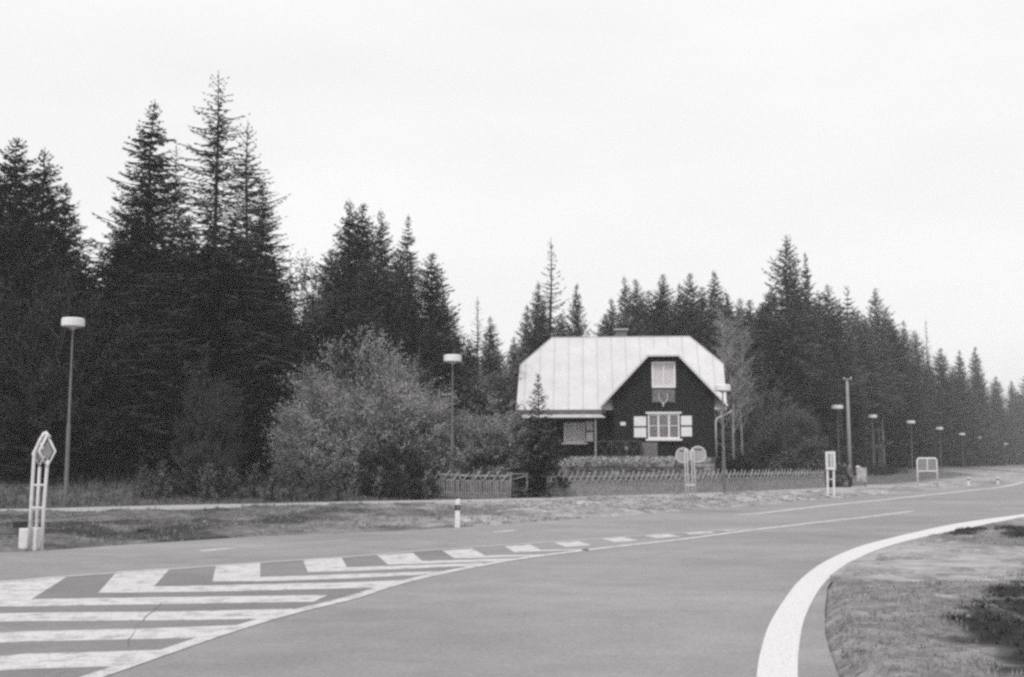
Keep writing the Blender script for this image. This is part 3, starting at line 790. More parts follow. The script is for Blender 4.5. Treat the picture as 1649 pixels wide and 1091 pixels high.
# birches right of the house
def birch(px, py, Y, seed, label, lean=.4):
    r_ = np.random.RandomState(seed)
    p = vp(px, py, Y); x, y = p.x, Y; H = p.z - hz(x, y)
    e = empty('birch_tree', (x, y, hz(x, y)-.1), 0, label, 'tree', 'thin birches beside the house')
    t = MB(); pts = [Vector((lean*(k/10)**2*math.sin(k), 0, H*k/10.)) for k in range(11)]
    t.tube(pts, .11, 6, .02)
    O_=[];D_=[];S_=[];Ls=[];Ws=[]
    for k in range(44):
        f = r_.uniform(.28, .98); z0 = H*f; az = r_.uniform(0, 6.28); L_ = (1-f)*2.6+.6
        c = Vector((lean*f**2*math.sin(f*10), 0, z0)); d = Vector((math.cos(az)*.7, math.sin(az)*.7, 1.1)).normalized()
        b1 = c + d*L_*.6; b2 = b1 + Vector((d.x, d.y, .35)).normalized()*L_*.5
        t.tube([c, b1, b2], .028, 4, .008)
        for q in range(16):
            s = r_.rand(); a_ = b1.lerp(b2, s) if q % 2 else c.lerp(b1, .3+.7*s)
            dd = Vector(r_.uniform(-1, 1, 3)) + Vector((0, 0, .3)); e2 = a_ + dd.normalized()*r_.uniform(.2, .6)
            t.bar(a_, e2, .014)
            for w in range(4):
                O_.append(tuple(a_.lerp(e2, r_.rand()))); D_.append(r_.normal(0,1,3)); S_.append(r_.normal(0,1,3)); Ls.append(r_.uniform(.05,.12)); Ws.append(r_.uniform(.03,.07))
    t.build('trunk', M['bark_pale'], e)
    V, FI = kites(np.array(O_), norm(np.array(D_)), norm(np.array(S_)), np.array(Ls), np.array(Ws))
    np_mesh('crown', V, FI, 4, M['leaf_mid'], e)
birch(1190, 515, 84, 1, 'pale thin birch farthest right of the three beside the house')
birch(1177, 530, 82, 2, 'pale thin birch in the middle of the three beside the house', -.3)
birch(1160, 500, 88, 3, 'thin birch rising behind the right roof corner', .3)

# young plants along the wood's edge
for i, (px, py) in enumerate([(232,760),(262,752),(300,762),(335,757),(372,764),(410,758),(440,762),(470,766),(500,762),(545,764),(575,757),(612,762),(648,760),(676,756),(690,768),(520,772)]):
    Y = (56.6 if px > 560 else 53.0) + (i*37 % 11)*.2; p = vp(px, py-16, Y)
    pale = px > 570
    place('sapling', 'sapling', p.x, Y, max(.7, p.z-hz(p.x, Y)), 1.15 if pale else 1.4, 'pale young plant with spiky upright shoots before the dark bush' if pale else 'dim young conifer at the edge of the meadow under the dark trees', 'sapling', 'young plants along the meadow edge', 'leaf_pale' if pale else 'leaf_sapling')

# ---- undergrowth and grass as stuff
def tufts(name, n, xr, yr, mask, h, w, mat, label, blades=5, seed=1, cat='grass'):
    r_ = np.random.RandomState(seed)
    x = r_.uniform(*xr, n); y = r_.uniform(*yr, n)
    k = mask(x, y) & ~inside(ROAD2, x, y) & (segdist(ROAD2, x, y) > .1)
    x, y = x[k], y[k]; z = height(x, y); n = len(x)
    B = blades
    hh = np.repeat(r_.uniform(.45, 1.3, n)*h, B)*r_.uniform(.6, 1.2, n*B)
    X = np.repeat(x, B)+r_.normal(0, h*.45, n*B); Y = np.repeat(y, B)+r_.normal(0, h*.45, n*B); Z = np.repeat(z, B)-.02
    az = r_.uniform(0, 6.28, n*B); ln = r_.uniform(.1, .9, n*B)
    V = np.empty((n*B, 3, 3), np.float32)
    sx_, sy_ = np.cos(az)*w, np.sin(az)*w
    V[:,0] = np.stack([X-sx_, Y-sy_, Z], 1); V[:,1] = np.stack([X+sx_, Y+sy_, Z], 1)
    V[:,2] = np.stack([X-np.sin(az)*ln*hh, Y+np.cos(az)*ln*hh, Z+hh], 1)
    o = np_mesh(name, V.reshape(-1, 3), np.arange(n*B*3).reshape(-1, 3), 3, mat)
    return tag(o, label, cat, kind='stuff')
def beyond_of(x, y): return (y-np.interp(x, VEx, VEy))*.93
def dark_mask(x, y, pad=.25):
    r_ = np.zeros(x.shape, bool)
    for dk in DARKS:
        r_ |= inside(dk, x, y) | (segdist(dk, x, y) < pad)
    return r_
FEx = np.array([p.x for p in FE]); FEy = np.array([p.y for p in FE])
isinner = lambda x, y: y < np.interp(x, FEx, FEy)-2
tufts('grass', 52000, (2.8, 17), (9, 34), lambda x, y: isinner(x, y) & ~inside(APRON, x, y) & ~dark_mask(x, y, 0) & (fbm(x*1.3, y*1.3, 40) > .36), .06, .007, M['grass_inner'], 'short pale trampled grass inside the road bend at the lower right', seed=2)
tufts('weeds', 26000, (5, 20), (9, 32), lambda x, y: isinner(x, y) & dark_mask(x, y, .15), .06, .02, M['weed'], 'dark weeds in patches on the bank at the lower right corner', seed=3)
def vmask(x, y):
    b = beyond_of(x, y); fr_ = y > np.interp(x, FEx, FEy)
    dn = fbm(x*.8, y*.8, 50)
    return (b < -4.7) & fr_ & (dn > .40 + .12*sstep(-6, 6, x))
tufts('grass', 42000, (-32, 22), (22, 66), vmask, .10, .014, M['grass_verge'], 'rough tufted grass on the verge between the road and footpath', seed=4)
tufts('grass', 46000, (-45, 34), (42, 84), lambda x, y: (beyond_of(x, y) > .2) & (beyond_of(x, y) < 17) & ~((x > -5) & (beyond_of(x, y) < 3.2)) & ~((x > 1) & (x < 16) & (y > 64.5)), .24, .022, M['grass_meadow'], 'dark meadow grass between the footpath and trees on the left', seed=5)
tufts('undergrowth', 16000, (-48, 60), (56, 130), lambda x, y: (beyond_of(x, y) > 9) & (beyond_of(x, y) < 22) & ~((x > -1) & (x < 17) & (y < 92)), .8, .05, M['leaf_dark'], 'dark tangled undergrowth along the foot of the forest', seed=6, cat='undergrowth')
# weeds clumps seen as dark spots on the verge
for i, (px, py, s) in enumerate([(235,861,.55),(275,829,.28),(520,846,.35),(600,843,.4),(545,845,.3),(680,840,.35),(1035,812,.3),(1095,808,.25),(348,850,.4),(1322,800,.35)]):
    p = gp(px, py)
    place('shrub', 'weed_clump', p.x, p.y, s*.42, 3.0, ['wide dark weed clump on the verge lower left', 'dark weed clump at the footpath edge on the left', 'small weed clump mid verge', 'weed clump beside the small one mid verge', 'tiny weed clump mid verge', 'weed clump left of the marker post', 'small weed clump before the picket fence', 'tiny weed clump left of the two round signs', 'flat weed clump on the left verge below the saplings', 'weed clump at the foot of the narrow white sign'][i], 'weeds', 'weed clumps on the verge', 'leaf_dark')
# ================================================================== the house
PHI = R(-4)
HO = vp(1068, 745, 72.2); HO = Vector((HO.x, 72.2, TERR_Z))
hx_ = Vector((math.cos(PHI), math.sin(PHI), 0)); hn_ = Vector((-math.sin(PHI), math.cos(PHI), 0))
CAMP = Vector((0, 0, CH))
def hl(px, py, yl):
    d = ray(px, py); t = ((HO-CAMP).dot(hn_) + yl)/d.dot(hn_)
    p = CAMP + d*t - HO
    return (p.dot(hx_), p.z)
house = empty('house', HO, PHI, 'dark timber house with pale half-hipped metal roof and white shutters', 'house')
YE, YR = .35, 4.6
xL, zE = hl(831, 661, YE); xR, _ = hl(1171, 650, YE)
zE = hl(900, 660, YE)[1]
xrl, zR = hl(889, 544, YR); xrr, _ = hl(1110, 543, YR)
slope = (zR-zE)/(YR-YE)
tH = .60; yH = YE + tH*(YR-YE); zH = zE + tH*(zR-zE)
xhl = hl(837, 592, yH)[0]; xhr = hl(1165, 585, yH)[0]
YB = 2*YR-YE; yHB = 2*YR-yH
# cross gable
YG, YGW = -.25, .30
cxl, czl = hl(967, 656, YG); cxr, czr = hl(1172, 650, YG)
axl, az_ = hl(1043, 571.5, YG); axr, _ = hl(1093, 571.5, YG)
cz = (czl+czr)/2
cx = (cxl+cxr)/2
kx = (az_-cz)/((axl-cxl+cxr-axr)/2)
hw = (cxr-cxl)/2; zP = min(cz + kx*hw, zR-.12)
aw = hw - (az_-cz)/kx
yP = YG + 1.5
yQ = YE + (zP-zE)/slope; yV = YE + (cz-zE)/slope
def facemesh(name, polys, mat, parent, thick=.09):
    mb = MB()
    for p in polys:
        mb.add(p, [tuple(range(len(p)))])
    me = bpy.data.meshes.new(name); me.from_pydata(mb.v, [], mb.f)
    bm = bmesh.new(); bm.from_mesh(me)
    bmesh.ops.remove_doubles(bm, verts=bm.verts, dist=.001)
    for f_ in bm.faces:
        f_.normal_update()
        if f_.normal.z < 0: f_.normal_flip()
    bm.to_mesh(me); bm.free()
    me.materials.append(mat)
    o = bpy.data.objects.new(name, me); COL.objects.link(o); o.parent = parent
    s = o.modifiers.new('solid', 'SOLIDIFY'); s.thickness = thick; s.offset = -1
    return o
eL, eR = (xL,YE,zE), (xR,YE,zE)
roofo = facemesh('roof', [
    [eL, eR, (xhr,yH,zH), (xrr,YR,zR), (xrl,YR,zR), (xhl,yH,zH)],
    [(xR,YB,zE), (xL,YB,zE), (xhl,yHB,zH), (xrl,YR,zR), (xrr,YR,zR), (xhr,yHB,zH)],
    [(xhl,yH,zH), (xrl,YR,zR), (xhl,yHB,zH)],
    [(xhr,yH,zH), (xhr,yHB,zH), (xrr,YR,zR)]], M['roof_metal'], house)
cross = facemesh('gable_roof', [
    [(cx-hw,YG,cz), (cx-aw,YG,az_), (cx,yP,zP), (cx,yQ,zP), (cx-hw,yV,cz)],
    [(cx+hw,YG,cz), (cx+hw,yV,cz), (cx,yQ,zP), (cx,yP,zP), (cx+aw,YG,az_)],
    [(cx-aw,YG,az_), (cx+aw,YG,az_), (cx,yP,zP)]], M['roof_metal'], house)
# standing seams, darker grey to paint in the shadow they hardly cast
sm = MB()
def roofpt(x, z): return Vector((x, YE+(z-zE)/slope, z))
nml = Vector((0, -slope, 1)).normalized()
x = xL + .5
while x < xR-.2:
    zt = zR
    if x < xrl: zt = zH + (zR-zH)*(x-xhl)/(xrl-xhl) if x > xhl else zE
    if x > xrr: zt = zH + (zR-zH)*(xhr-x)/(xhr-xrr) if x < xhr else zE
    zb = zE
    if abs(x-cx) < hw: zb = max(zE, cz + kx*(hw-abs(x-cx)))
    zb = min(zb, zP+.05) if abs(x-cx) < hw else zb
    if zt-zb > .15:
        sm.bar(roofpt(x, zb+.03)+nml*.02, roofpt(x, zt-.03)+nml*.02, .035, .05)
    x += .97
for sgn in (-1, 1):       # valley flashings
    a_ = Vector((cx+sgn*hw*.98, yV, cz+.05)); b_ = Vector((cx+sgn*.1, yQ, zP-.02)); sm.bar(a_+nml*.02, b_+nml*.02, .05, .03)
for a_, b_ in [((xhl,yH,zH),(xrl,YR,zR)), ((xhr,yH,zH),(xrr,YR,zR)), ((xrl,YR,zR),(xrr,YR,zR))]:
    sm.bar(Vector(a_)+Vector((0,0,.02)), Vector(b_)+Vector((0,0,.02)), .07, .05)
sm.build('seam', M['roof_seam'], roofo)
ch = MB(); x0, z0 = hl(991, 533, YR+.9); x1, _ = hl(1009, 533, YR+.9)
ch.box(x0, x1, YR+.5, YR+1.2, zR-1.2, z0); chim = ch.build('chimney', M['chimney'], roofo)
ch = MB(); ch.box(x0-.12, x1+.12, YR+.38, YR+1.32, z0, z0+.08); ch.build('chimney_cap', M['roof_seam'], chim)
# gutter and eave board on the long eave
g = MB(); g.tube([(xL+.02, YE-.07, zE-.12), (cx-hw+.35, YE-.07, zE-.10)], .065, 8); g.build('gutter', M['gutter'], roofo)
g = MB(); g.bar((xL+.02, YE+.02, zE-.17), (cx-hw+.3, YE+.02, zE-.17), .03, .14); g.build('eave_board', M['pent_metal'], roofo)
for sgn in (-1, 1):
    g = MB(); a_ = Vector((cx+sgn*hw, YG-.025, cz-.06)); b_ = Vector((cx+sgn*aw, YG-.025, az_-.06)); g.bar(a_, b_, .03, .13); g.build('rake_board', M['roof_metal'], cross)
g = MB(); g.bar((cx-aw, YG-.025, az_-.06), (cx+aw, YG-.025, az_-.06), .03, .12); g.build('rake_board', M['roof_metal'], cross)

# walls: gable wall, recessed left wing
gwl = hl(988, 700, YGW)[0]; gwr = hl(1151, 700, YGW)[0]
o_ = .22
def under(x): return min(cz + kx*(hw-abs(x-cx)), az_ + .0) - o_
wl = [(gwl, 0), (gwr, 0), (gwr, under(gwr)), (cx+aw+.1, az_-o_), (cx-aw-.1, az_-o_), (gwl, under(gwl))]
mb = MB(); mb.prism(wl, YGW, YGW+.2); gw = mb.build('gable_wall', M['wood_dark'], house)
YW = 1.25
mb = MB(); bl = xL+.55
zb = zE + (YW-YE)*slope - .25
mb.prism([(bl, 0), (gwl, 0), (gwl, zb), (bl, zb)], YW, YW+.2)
zc = zE + (YW+.2-YE)*slope - .35; mb.prism([(bl,0),(bl+.2,0),(bl+.2,zc),(bl,zc)], YW+.2, YB-1.0)
mb.prism([(gwr-.2,0),(gwr,0),(gwr,zE+.2),(gwr-.2,zE+.2)], YGW+.2, YB-1.0)
mb.prism([(gwl,0),(gwl+.2,0),(gwl+.2,zE+.3),(gwl,zE+.3)], YGW+.2, YW)
mb.prism([(bl,0),(gwr,0),(gwr,zE),(bl,zE)], YB-1.0, YB-.8)
# upper end walls under the half hips
for xx in (bl, gwr-.2):
    mb.add([(xx+a_, y_, z_) for a_ in (0, .2) for y_, z_ in [(YE+.6, zE), (YB-.6, zE), (yHB-.2, zH-.35), (yH+.2, zH-.35)]], [(0,1,2,3),(7,6,5,4),(0,4,5,1),(1,5,6,2),(2,6,7,3),(3,7,4,0)])
mb.build('wall', M['wood_dark'], house)
mb = MB(); mb.box(gwl-.02, gwr+.02, YGW-.04, YB-.8, -.9, .32); mb.box(bl-.02, gwl-.02, YW-.04, YB-.8, -.9, .25); mb.build('plinth', M['plinth'], house)
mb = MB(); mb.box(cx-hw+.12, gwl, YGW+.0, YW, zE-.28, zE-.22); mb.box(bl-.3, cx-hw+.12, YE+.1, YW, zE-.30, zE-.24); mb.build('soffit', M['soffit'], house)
# barge soffits of the gable (dark boards under the overhang)
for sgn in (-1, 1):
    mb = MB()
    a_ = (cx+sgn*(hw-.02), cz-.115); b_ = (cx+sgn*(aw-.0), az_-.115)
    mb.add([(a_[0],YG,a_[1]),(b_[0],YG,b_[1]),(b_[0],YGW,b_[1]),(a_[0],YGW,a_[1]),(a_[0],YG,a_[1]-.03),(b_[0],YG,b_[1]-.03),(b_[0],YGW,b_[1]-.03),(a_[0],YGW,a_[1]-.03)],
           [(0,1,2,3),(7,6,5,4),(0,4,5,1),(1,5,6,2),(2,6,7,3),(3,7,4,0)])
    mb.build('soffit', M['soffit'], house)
# small skirt roof over the left wing
sxl, szb = hl(841, 672, -.35); sxr, _ = hl(975, 668, -.35); szt = hl(900, 665, YE-.1)[1]
sxr2 = hl(965, 664, YE)[0]
sk = facemesh('skirt_roof', [[(sxl,-.55,szb-.02), (sxr,-.55,szb-.02), (sxr2,YE+.25,zE-.24), (sxl-.1,YE+.25,zE-.24)]], M['pent_metal'], house, .05)
# veranda: post, deck, railing
px_, _ = hl(959, 700, .0)
mb = MB(); mb.bar((px_, -.3, 0), (px_, -.3, szb-.02), .13); mb.build('veranda_post', M['fence_wood'], house)
mb = MB(); mb.box(sxl+.1, gwl, -.45, YW-.04, -.4, .1); mb.build('veranda_floor', M['plinth'], house)
rl = MB(); ra, rb = px_+.1, hl(1032, 720, .0)[0]
zt_ = hl(1000, 711, -.3)[1]; zl_ = hl(1000, 735, -.3)[1]
for z_ in (zt_, max(.12, zl_)): rl.bar((ra, -.4, z_), (rb, -.4, z_), .07)
nb2 = 3
for k in range(nb2):
    a_ = ra + (rb-ra)*k/nb2; b_ = ra + (rb-ra)*(k+1)/nb2
    rl.bar((a_+.05, -.42, .14), (b_-.05, -.42, zt_-.05), .05); rl.bar((a_+.05, -.37, zt_-.05), (b_-.05, -.37, .14), .05); rl.bar((b_, -.4, .1), (b_, -.4, zt_), .07)
rl.build('railing', simple('rail_wood', .07, .85, .3, 5), house)

def window(name, pxs, pys, yl, nc, panes_mat, sill=True, head=False, fw=.09, cross_bar=False, lab=None):
    x0, z1 = hl(pxs[0], pys[0], yl); x1, z0 = hl(pxs[1], pys[1], yl)
    w = MB(); y0, y1 = yl-.10, yl-.01
    w.box(x0, x1, y0, y1, z1-fw, z1); w.box(x0, x1, y0, y1, z0, z0+fw)
    w.box(x0, x0+fw, y0, y1, z0+fw, z1-fw); w.box(x1-fw, x1, y0, y1, z0+fw, z1-fw)
    for k in range(1, nc):
        xm = x0 + (x1-x0)*k/nc; w.box(xm-.055, xm+.055, y0-.004, y1, z0+fw, z1-fw)
    if cross_bar:
        zz = z0+(z1-z0)*.52; w.box(x0+fw, x1-fw, y0+.02, y1, zz-.02, zz+.02)
    fo = w.build(name, M['white_paint'], house, bevel=.008)
    if lab: fo['label'] = lab
    p_ = MB(); p_.add([(x0+fw, yl-.055, z0+fw), (x1-fw, yl-.055, z0+fw), (x1-fw, yl-.055, z1-fw), (x0+fw, yl-.055, z1-fw)], [(0,1,2,3)]); p_.build('pane', M['glass'], fo)
    n_ = 40; c_ = MB(); vs = []
    for k in range(n_+1):
        xx = x0+fw+(x1-x0-2*fw)*k/n_; yy = yl-.025+.008*math.sin(k*1.9)
        vs += [(xx, yy, z0+fw), (xx, yy, z1-fw)]
    c_.add(vs, [(2*k, 2*k+2, 2*k+3, 2*k+1) for k in range(n_)]); c_.build('curtain', panes_mat, fo, smooth=True)
    if sill:
        s = MB(); s.box(x0-.16, x1+.16, yl-.24, yl-.01, z0-.13, z0-.003); s.build('sill', M['white_paint'], fo, bevel=.01)
    if head:
        s = MB(); s.box(x0-.14, x1+.14, yl-.18, yl-.01, z1+.003, z1+.12); s.build('lintel', M['white_paint'], fo, bevel=.01)
    return fo
window('window', (1043, 1094.5), (667, 707), YGW, 3, M['curtain_dim'], True, True, .10, True, 'wide white three-part window under the gable')
window('window', (1049, 1088), (583, 625), YGW, 2, M['curtain'], False, False, .13, False, 'white attic window high in the gable')
window('window', (908, 942), (681, 713), YW, 2, M['curtain'], True, False, .09, False, 'white window of the recessed left wing')
def shutter(pxs, pys, yl, dim=False):
    x0, z1 = hl(pxs[0], pys[0], yl); x1, z0 = hl(pxs[1], pys[1], yl); zm = (z0+z1)/2
    s = MB(); s.box(x0, x1, yl-.06, yl-.012, z0, z1); so = s.build('shutter', M['plinth'], house)
    for a_, b_ in ((z0+.03, zm-.06), (zm+.06, z1-.03)):
        q = MB(); q.box(x0+.03, x1-.03, yl-.085, yl-.058, a_, b_); q.build('panel', M['curtain'] if dim and a_ > zm-.1 else M['white_paint'], so, bevel=.006)
shutter((1020, 1041.5), (670.5, 705.5), YGW); shutter((1095.5, 1115), (669.5, 704), YGW)
shutter((943, 956), (678, 712), YW, True)
# carved boards, antlers, plaque, door, downpipe
x0, z1 = hl(1050, 627, YGW); x1, z0 = hl(1087, 648, YGW)
mb = MB(); mb.box(x0, x1, YGW-.05, YGW-.01, z0, z1); mb.build('decorative_board', M['flower_box'], house)
x0, z1 = hl(1034, 713, YGW); x1, z0 = hl(1059, 737, YGW)
mb = MB(); mb.box(x0, x1, YGW-.30, YGW-.045, max(z0,.05), z1); mb.build('flower_box', M['flower_box'], house, bevel=.02)
axm, azm = hl(1068, 651, YGW-.1)
an = MB()
for sgn in (-1, 1):
    an.tube([(axm+sgn*.03, YGW-.12, azm+.02), (axm+sgn*.16, YGW-.2, azm+.12), (axm+sgn*.27, YGW-.24, azm+.30), (axm+sgn*.30, YGW-.22, azm+.52), (axm+sgn*.24, YGW-.2, azm+.72)], .05, 6, .02)
    an.tube([(axm+sgn*.27, YGW-.24, azm+.30), (axm+sgn*.17, YGW-.34, azm+.44)], .022, 5, .01)
    an.tube([(axm+sgn*.14, YGW-.19, azm+.10), (axm+sgn*.09, YGW-.32, azm+.26)], .022, 5, .01)
ant = an.build('antlers', M['bone'], house, smooth=True)
sk_ = MB(); sk_.lathe([(.01,-.22),(.05,-.18),(.075,-.06),(.09,.04),(.06,.10),(.01,.12)], 10, (axm, YGW-.10, azm)); sk_.build('skull', M['bone'], ant, smooth=True)
x0, z1 = hl(999, 680, YGW); x1, z0 = hl(1007.5, 685.5, YGW)
mb = MB(); mb.box(x0, x1, YGW-.04, YGW-.01, z0, z1); mb.build('plaque', M['white_paint'], house)
dx0, dz1 = hl(966, 682, YW); dx1, _ = hl(982, 682, YW)
mb = MB(); mb.box(dx0, dx1, YW-.05, YW-.01, .1, dz1); dr_ = mb.build('door', M['soffit'], house)
mb = MB(); mb.lathe([(.02,-.06),(.035,-.03),(.035,.03),(.02,.06)], 8, (dx1-.12, YW-.09, 1.1)); mb.build('door_handle', M['bone'], dr_)
pa_, pz1 = hl(1151.5, 676, YGW); _, pz0 = hl(1151.5, 736, YGW); pb_, pzb = hl(1177.5, 663, YGW+.4)
mb = MB(); mb.tube([(pa_+.03, YGW-.1, pz0), (pa_+.03, YGW-.1, pz1-.1), (pa_+.10, YGW-.08, pz1+.06), (pb_-.06, YGW+.35, pzb-.03), (pb_, YGW+.4, pzb+.06)], .055, 8)
mb.build('downpipe', M['downpipe'], house, smooth=True)
# potted lantern thing on the veranda: pale round ornament
ox, oz = hl(1009, 723, -.1)
lt = MB(); lt.lathe([(.02,-.16),(.09,-.12),(.12,0),(.08,.12),(.02,.17)], 10, (0,0,0)); lo = lt.build('hanging_lantern', M['bone'], house, smooth=True); lo.location = (ox, .15, oz)

# retaining wall and rock garden in front of the house
rw = empty('stone_wall', (0,0,0), 0, 'low rough stone retaining wall in front of the dark house', 'wall')
rs = random.Random(11); st = MB(); pl = MB()
wx0, wx1, WY = vp(905, 760, 70.0).x, vp(1150, 760, 70.0).x, 70.0
z = .45; row = 0
while z < 1.74:
    x = wx0 + rs.uniform(-.1, .1) + .2*row*(1 if row > 3 else 0); hgt = rs.uniform(.19, .27)
    while x < wx1:
        w_ = rs.uniform(.25, .6); dd = rs.uniform(0, .10)
        (pl if (rs.random() < .12 or (x > wx1-1.0 and z > 1.0) or (z > 1.45 and rs.random() < .35)) else st).box(x+.012, min(x+w_, wx1)-.012, WY-dd, WY+.7, z+.01, z+hgt-.01+rs.uniform(-.02,.02))
        x += w_
    z += hgt; row += 1
st.build('stones', M['stone'], rw, bevel=.03); pl.build('pale_stones', M['stone_pale'], rw, bevel=.03)
def flowers():
    r_ = np.random.RandomState(8); n = 5200
    x = r_.uniform(wx0-.3, wx1-.2, n); y = r_.uniform(69.9, 71.4, n); cl = fbm(x*1.8, y*1.8, 71)
    k = cl > .40; x, y = x[k], y[k]; n = len(x)
    z = np.interp(y, [69.9, 70.2, 71.4], [1.68, 1.85, 1.95]) + r_.uniform(-.08, .22, n)
    d = norm(np.stack([r_.normal(0,.6,n), r_.normal(0,.6,n), np.ones(n)], 1)); s = norm(np.cross(d, r_.normal(0,1,(n,3))))
    V, FI = kites(np.stack([x,y,z],1), d, s, r_.uniform(.10,.25,n), r_.uniform(.06,.13,n))
    o = np_mesh('rock_garden_plants', V, FI, 4, M['petal']); tag(o, 'patchy pale cushion plants along the top of the stone wall', 'plants', kind='stuff')
flowers()

# ================================================================== the fence
def fence(pts, Hf, label, seed, mat, end_posts=True):
    r_ = random.Random(seed)
    c = pts[0]; root = empty('picket_fence', (c.x, c.y, 0), 0, label, 'fence')
    L_ = [(pts[i+1]-pts[i]).length for i in range(len(pts)-1)]; tot = sum(L_)
    def at(s):
        s = max(0, min(tot, s))
        for i, l in enumerate(L_):
            if s <= l or i == len(L_)-1: return pts[i].lerp(pts[i+1], s/l)
            s -= l
    npan = max(1, round(tot/2.6)); pl_ = tot/npan
    rel = lambda p, z: (p.x-c.x, p.y-c.y, z)
    for k in range(npan+1):
        p = at(k*pl_); g0 = hz(p.x, p.y)
        q = MB(); q.bar(rel(p, g0-.3), rel(p, g0+Hf*.86), .11); q.build('post', mat, root)
    for k in range(npan):
        a_, b_ = at(k*pl_), at((k+1)*pl_); ga, gb = hz(a_.x, a_.y), hz(b_.x, b_.y)
        dn = Vector((b_.y-a_.y, a_.x-b_.x, 0)).normalized()*.07
        gz = lambda s: ga+(gb-ga)*s
        q = MB()
        for hh in (.20, .62, .80): q.bar(rel(a_+dn, ga+Hf*hh), rel(b_+dn, gb+Hf*hh), .045, .075 if hh < .8 else .10)
        q.build('rail', M['fence_pale'], root)
        q = MB(); n = int(pl_/.12)
        for i in range(n):
            s = (i+.5)/n; p = a_.lerp(b_, s)+dn*1.9; w_ = r_.uniform(-.02, .02)
            q.bar(rel(p, gz(s)+.05), rel(p+Vector((w_, 0, 0)), gz(s)+Hf*(.645+r_.uniform(-.02, .03))), .062, .02)
        q.build('picket_panel', M['fence_pale'], root)
        q = MB(); n = int(pl_/.42); dirn = (b_-a_).normalized()
        for i in range(n):
            s0 = i/n; s1 = (i+1)/n
            p0 = a_.lerp(b_, s0)+dn*2.4; p1 = a_.lerp(b_, s1)+dn*2.4
            j = r_.uniform(-.07, .05)
            q.bar(rel(p0, gz(s0)+Hf*.60), rel(p0.lerp(p1, .75), gz(s1)+Hf*(.98+j)), .05, .04)
            if i % 2 == 0: q.bar(rel(p1+dn*.6, gz(s0)+Hf*.60), rel(p1.lerp(p0, .6)+dn*.6, gz(s1)+Hf*(.96+j)), .045, .035)
        q.build('lattice_top', M['fence_lattice'], root)
    return root
fb_ = lambda L_: [gp(*q) for q in L_]
def lift(pts): return [Vector((p.x, p.y, 0)) for p in pts]
fence(lift(fb_([(699,804.5),(760,804.8),(822,804.3)])), 1.5, 'left stretch of weathered picket fence behind the white marker post', 1, M['fence_wood'])
fence(lift(fb_([(882,804),(1000,800.5),(1090,797.5),(1166,795),(1250,791.5),(1326,788)])), 1.42, 'long weathered picket fence with criss-cross top before the house', 2, M['fence_wood'])
gt = gp(836, 804); gate = empty('garden_gate', (gt.x, gt.y, hz(gt.x, gt.y)), 0, 'open rustic gate posts with rounded hoop between the fence and spruce', 'gate')
for dx in (-.42, .42):
    q = MB(); q.bar((dx, 0, -.2), (dx, 0, 1.38), .10 if dx < 0 else .08); q.build('gate_post', M['fence_wood'] if dx < 0 else M['fence_pale'], gate)
q = MB(); q.bar((-.42,-.06,1.3), (.42,-.06,1.3), .05); q.bar((-.42,-.06,1.0), (.42,-.06,1.22), .05); q.build('crossbar', M['fence_wood'], gate)
q = MB()
for i in range(5): q.bar((-.3+.15*i, -.05, .08), (-.3+.15*i, -.05, .52+.05*abs(i-2)), .05, .02)
q.bar((-.37,-.03,.2),(.37,-.03,.2),.05); q.bar((-.37,-.03,.45),(.37,-.03,.45),.05)
q.build('gate_leaf', M['fence_wood'], gate)

# ================================================================== street lamps
def lamp(px, py_top, base, label, dia=.96, group='street lamps with drum heads'):
    # base: (px, py) on the ground or a distance
    if isinstance(base, tuple): p = gp(*base); x, y = p.x, p.y
    else: p = vp(px, 742, base); x, y = p.x, base
    g0 = hz(x, y); top = vp(px, py_top, y).z
    H_ = top-g0
    e = empty('street_lamp', (x, y, g0), 0, label, 'street lamp', group)
    q = MB(); q.lathe([(.085,-.2),(.085,H_*.42),(.062,H_*.435),(.05,H_*.70),(.042,H_*.71),(.036,H_-.46)], 12); q.build('pole', M['steel_pole'], e, smooth=False)
    q = MB(); q.lathe([(.13,0),(.13,.10),(.09,.14)], 12); q.build('base', M['steel_pole'], e)
    r_ = dia/2
    q = MB(); q.lathe([(.05,H_-.52),(.10,H_-.47),(r_*.45,H_-.41),(r_*.9,H_-.37),(r_*.97,H_-.34)], 28); hd = q.build('lamp_head', M['lamp_under'], e, smooth=True)
    q = MB(); q.lathe([(r_*.96,H_-.36),(r_,H_-.34),(r_,H_-.04),(r_*.9,H_),(.05,H_+.02)], 28); q.build('drum', M['lamp_white'], hd)
    return e
lamp(119, 513, (105, 818), 'large street lamp at the far left before the dark spruces')
lamp(727, 572, (727.5, 803.2), 'street lamp with white drum head standing by the left fence')
lamp(1164, 620, (1167, 797), 'street lamp overlapping the right eave of the white roof')
for px, py, Y, lab in [(1351,653,113,'nearest street lamp of the receding row at right, left of the utility pole'),
                       (1407,668.5,135,'second street lamp of the receding row, right of the utility pole'),
                       (1469,678,155,'third street lamp of the receding row, above the framed sign'),
                       (1515,688.5,181,'fourth street lamp of the receding row, before the pale larch'),
                       (1551,698,212,'fifth street lamp of the receding row, just right of the pale larch'),
                       (1577,703.5,240,'sixth street lamp of the receding row, a small pale dash'),
                       (1602,710.5,285,'seventh street lamp of the receding row, last but one'),
                       (1621,714.5,325,'farthest street lamp of the receding row, at the right end')]:
    # these stand on the near side of the wood along the main road
    Yv = min(Y, 400)
    lamp(px, py, Yv, lab, 1.12)

# ================================================================== road signs and posts
def sgn(name, c, label, cat): return empty(name, (c.x, c.y, hz(c.x, c.y)), 0, label, cat)
